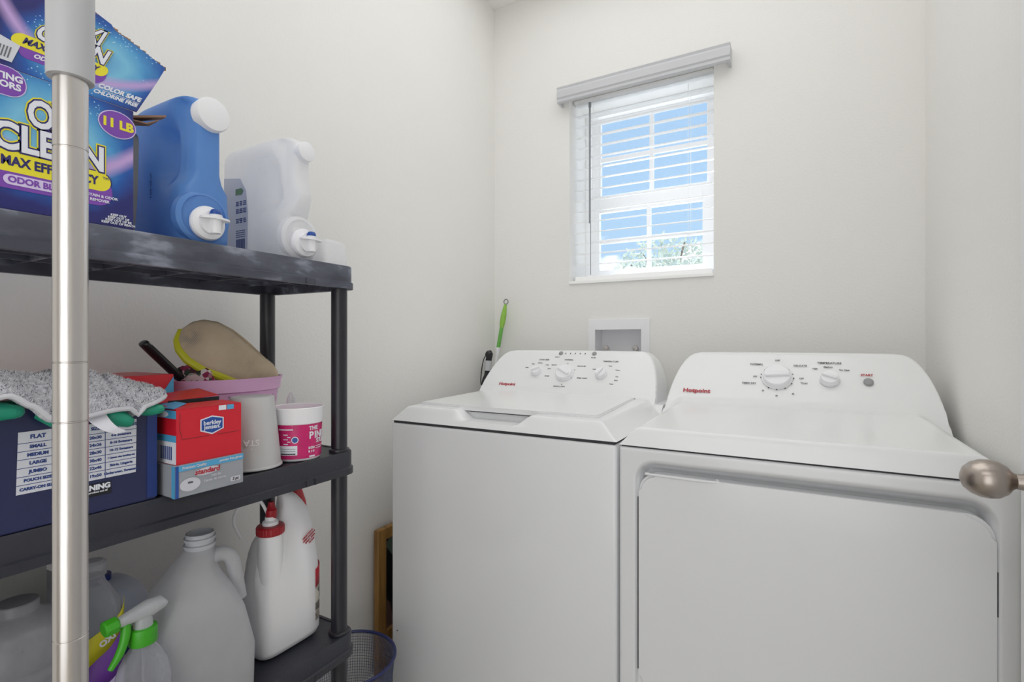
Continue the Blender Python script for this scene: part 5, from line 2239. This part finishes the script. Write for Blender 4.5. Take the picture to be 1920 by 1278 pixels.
# --- clear bottle with yellow and purple label beside the pole
ux, uy = -.925, .360
ub = thing('stain_spray_bottle', (ux, uy, LZ), 'clear bottle with yellow and purple label just right of steel pole', 'bottle')
b = bm_new()
rings = []
for (dz, a_, c_) in ((0, .024, .030), (.004, .028, .034), (.10, .0285, .035), (.20, .0285, .035), (.225, .026, .031), (.245, .018, .020), (.255, .013, .014), (.265, .0125, .0125)):
    rings.append(superell(ux, uy, LZ + dz, a_, c_, 2.6, 48))
loft(b, rings)
obj('bottle_body', b, CLEARPL, ub)
b = bm_new()
lathe(b, [(.014, .263), (.0165, .265), (.0165, .283), (.012, .287), (0, .288)], (ux, uy, LZ), n=28)
obj('cap', b, CLEARPL, ub)


def wrap(name, mat, fz0, fz1, off, parent, x_, y_, a_, c_, t0=-1.3, t1=1.3):
    bq = bm_new()
    r0, r1 = [], []
    for i in range(29):
        t_ = t0 + (t1 - t0) * i / 28
        c, s = math.cos(t_), math.sin(t_)
        X = x_ + (a_ + off) * math.copysign(abs(c) ** (2 / 2.6), c)
        Y = y_ + (c_ + off) * math.copysign(abs(s) ** (2 / 2.6), s)
        u = i / 28
        r0.append(Vector((X, Y, LZ + fz0(u))))
        r1.append(Vector((X, Y, LZ + fz1(u))))
    loft(bq, [r0, r1], closed=False)
    o = obj(name, bq, mat, parent)
    s_ = o.modifiers.new('thick', 'SOLIDIFY')
    s_.thickness = .0004
    return o


wrap('purple_label', PURPLE, lambda u: .08 + .02 * u, lambda u: .125 + .080 * u ** 1.5, .0010, ub, ux, uy, .0285, .0355)
wrap('yellow_label', YELLAB, lambda u: .125 + .080 * u ** 1.5, lambda u: .172 + .050 * u ** 1.5, .0012, ub, ux, uy, .0285, .0355)
wrap('pale_label', LILAC, lambda u: .012, lambda u: .08 + .05 * u, .0016, ub, ux, uy, .0285, .0355)
b = bm_new()
text(b, 'OXI', .012, face_m((ux + .0305, uy + .006, LZ + .172), (0, 1, .45), (0, -.45, 1)), .0006)
obj('label_lettering', b, WHITEINK, ub, smooth=False)


# --- ribbed water bottles at far left
def ribbed(label, x_, y_, s, mat, hh):
    root = thing('ribbed_jug', (x_, y_, LZ), label, 'jug')
    pr = [(.050, 0), (.058, .004), (.060, .012)]
    z = .02
    while z < hh:
        pr += [(.060, z), (.0565, z + .004), (.0565, z + .006), (.060, z + .010)]
        z += .018
    pr += [(.060, z + .005), (.0585, z + .014), (.052, z + .028), (.040, z + .038), (.026, z + .045), (.022, z + .049), (.022, z + .060)]
    b = bm_new()
    lathe(b, [(r * s, h * s) for r, h in pr], (x_, y_, LZ), n=48)
    obj('jug_body', b, mat, root, angle=60)
    b = bm_new()
    h0 = pr[-1][1]
    lathe(b, [(.0225 * s, (h0 - .016) * s), (.0225 * s, (h0 - .002) * s), (.021 * s, (h0 + .001) * s), (0, (h0 + .0012) * s)], (x_, y_, LZ), n=32)
    obj('cap', b, SMOKEPL, root)
    return root


ribbed('near smoky clear ribbed jug at far left behind the steel pole', -.885, .262, 1.0, SMOKEPL, .205)
ribbed('rear smoky clear ribbed jug against the wall side, far left', -1.035, .290, 1.18, SMOKEPL, .165)
b = bm_new()
o = None
rings = []
for i in range(20):
    u = i / 19
    y = .17 + u * .145
    w_ = .002 * math.sin(u * 9)
    zt_ = .310 - .025 * (1 - sstep(.2, .9, u)) * 0
    rings.append([Vector((-.9560, y, LZ + .012)), Vector((-.9545, y, LZ + .012)), Vector((-.9545 + w_, y, LZ + .300 + .006 * u)), Vector((-.9560 + w_, y, LZ + .300 + .006 * u))])
loft(b, rings)
o = obj('plastic_sheet', b, M_clear('dull_film', (190, 190, 186), .35, .3, (150, 150, 148)))
o.location.z = LZ
tag(o, 'dull grey plastic sheet standing behind the ribbed jugs', 'sheet')

# fine print: too small in the photograph to pick apart letter by letter
for o in bpy.data.objects:
    if o.parent is not None and any(k_ in o.name for k_ in ('dial_lettering', 'label_lettering', 'chart_lettering', 'small_print', 'label_doodles', 'panel_print', 'label_print', 'barcode', 'speckles', 'pale_print', 'red_print')):
        o['kind'] = 'stuff'
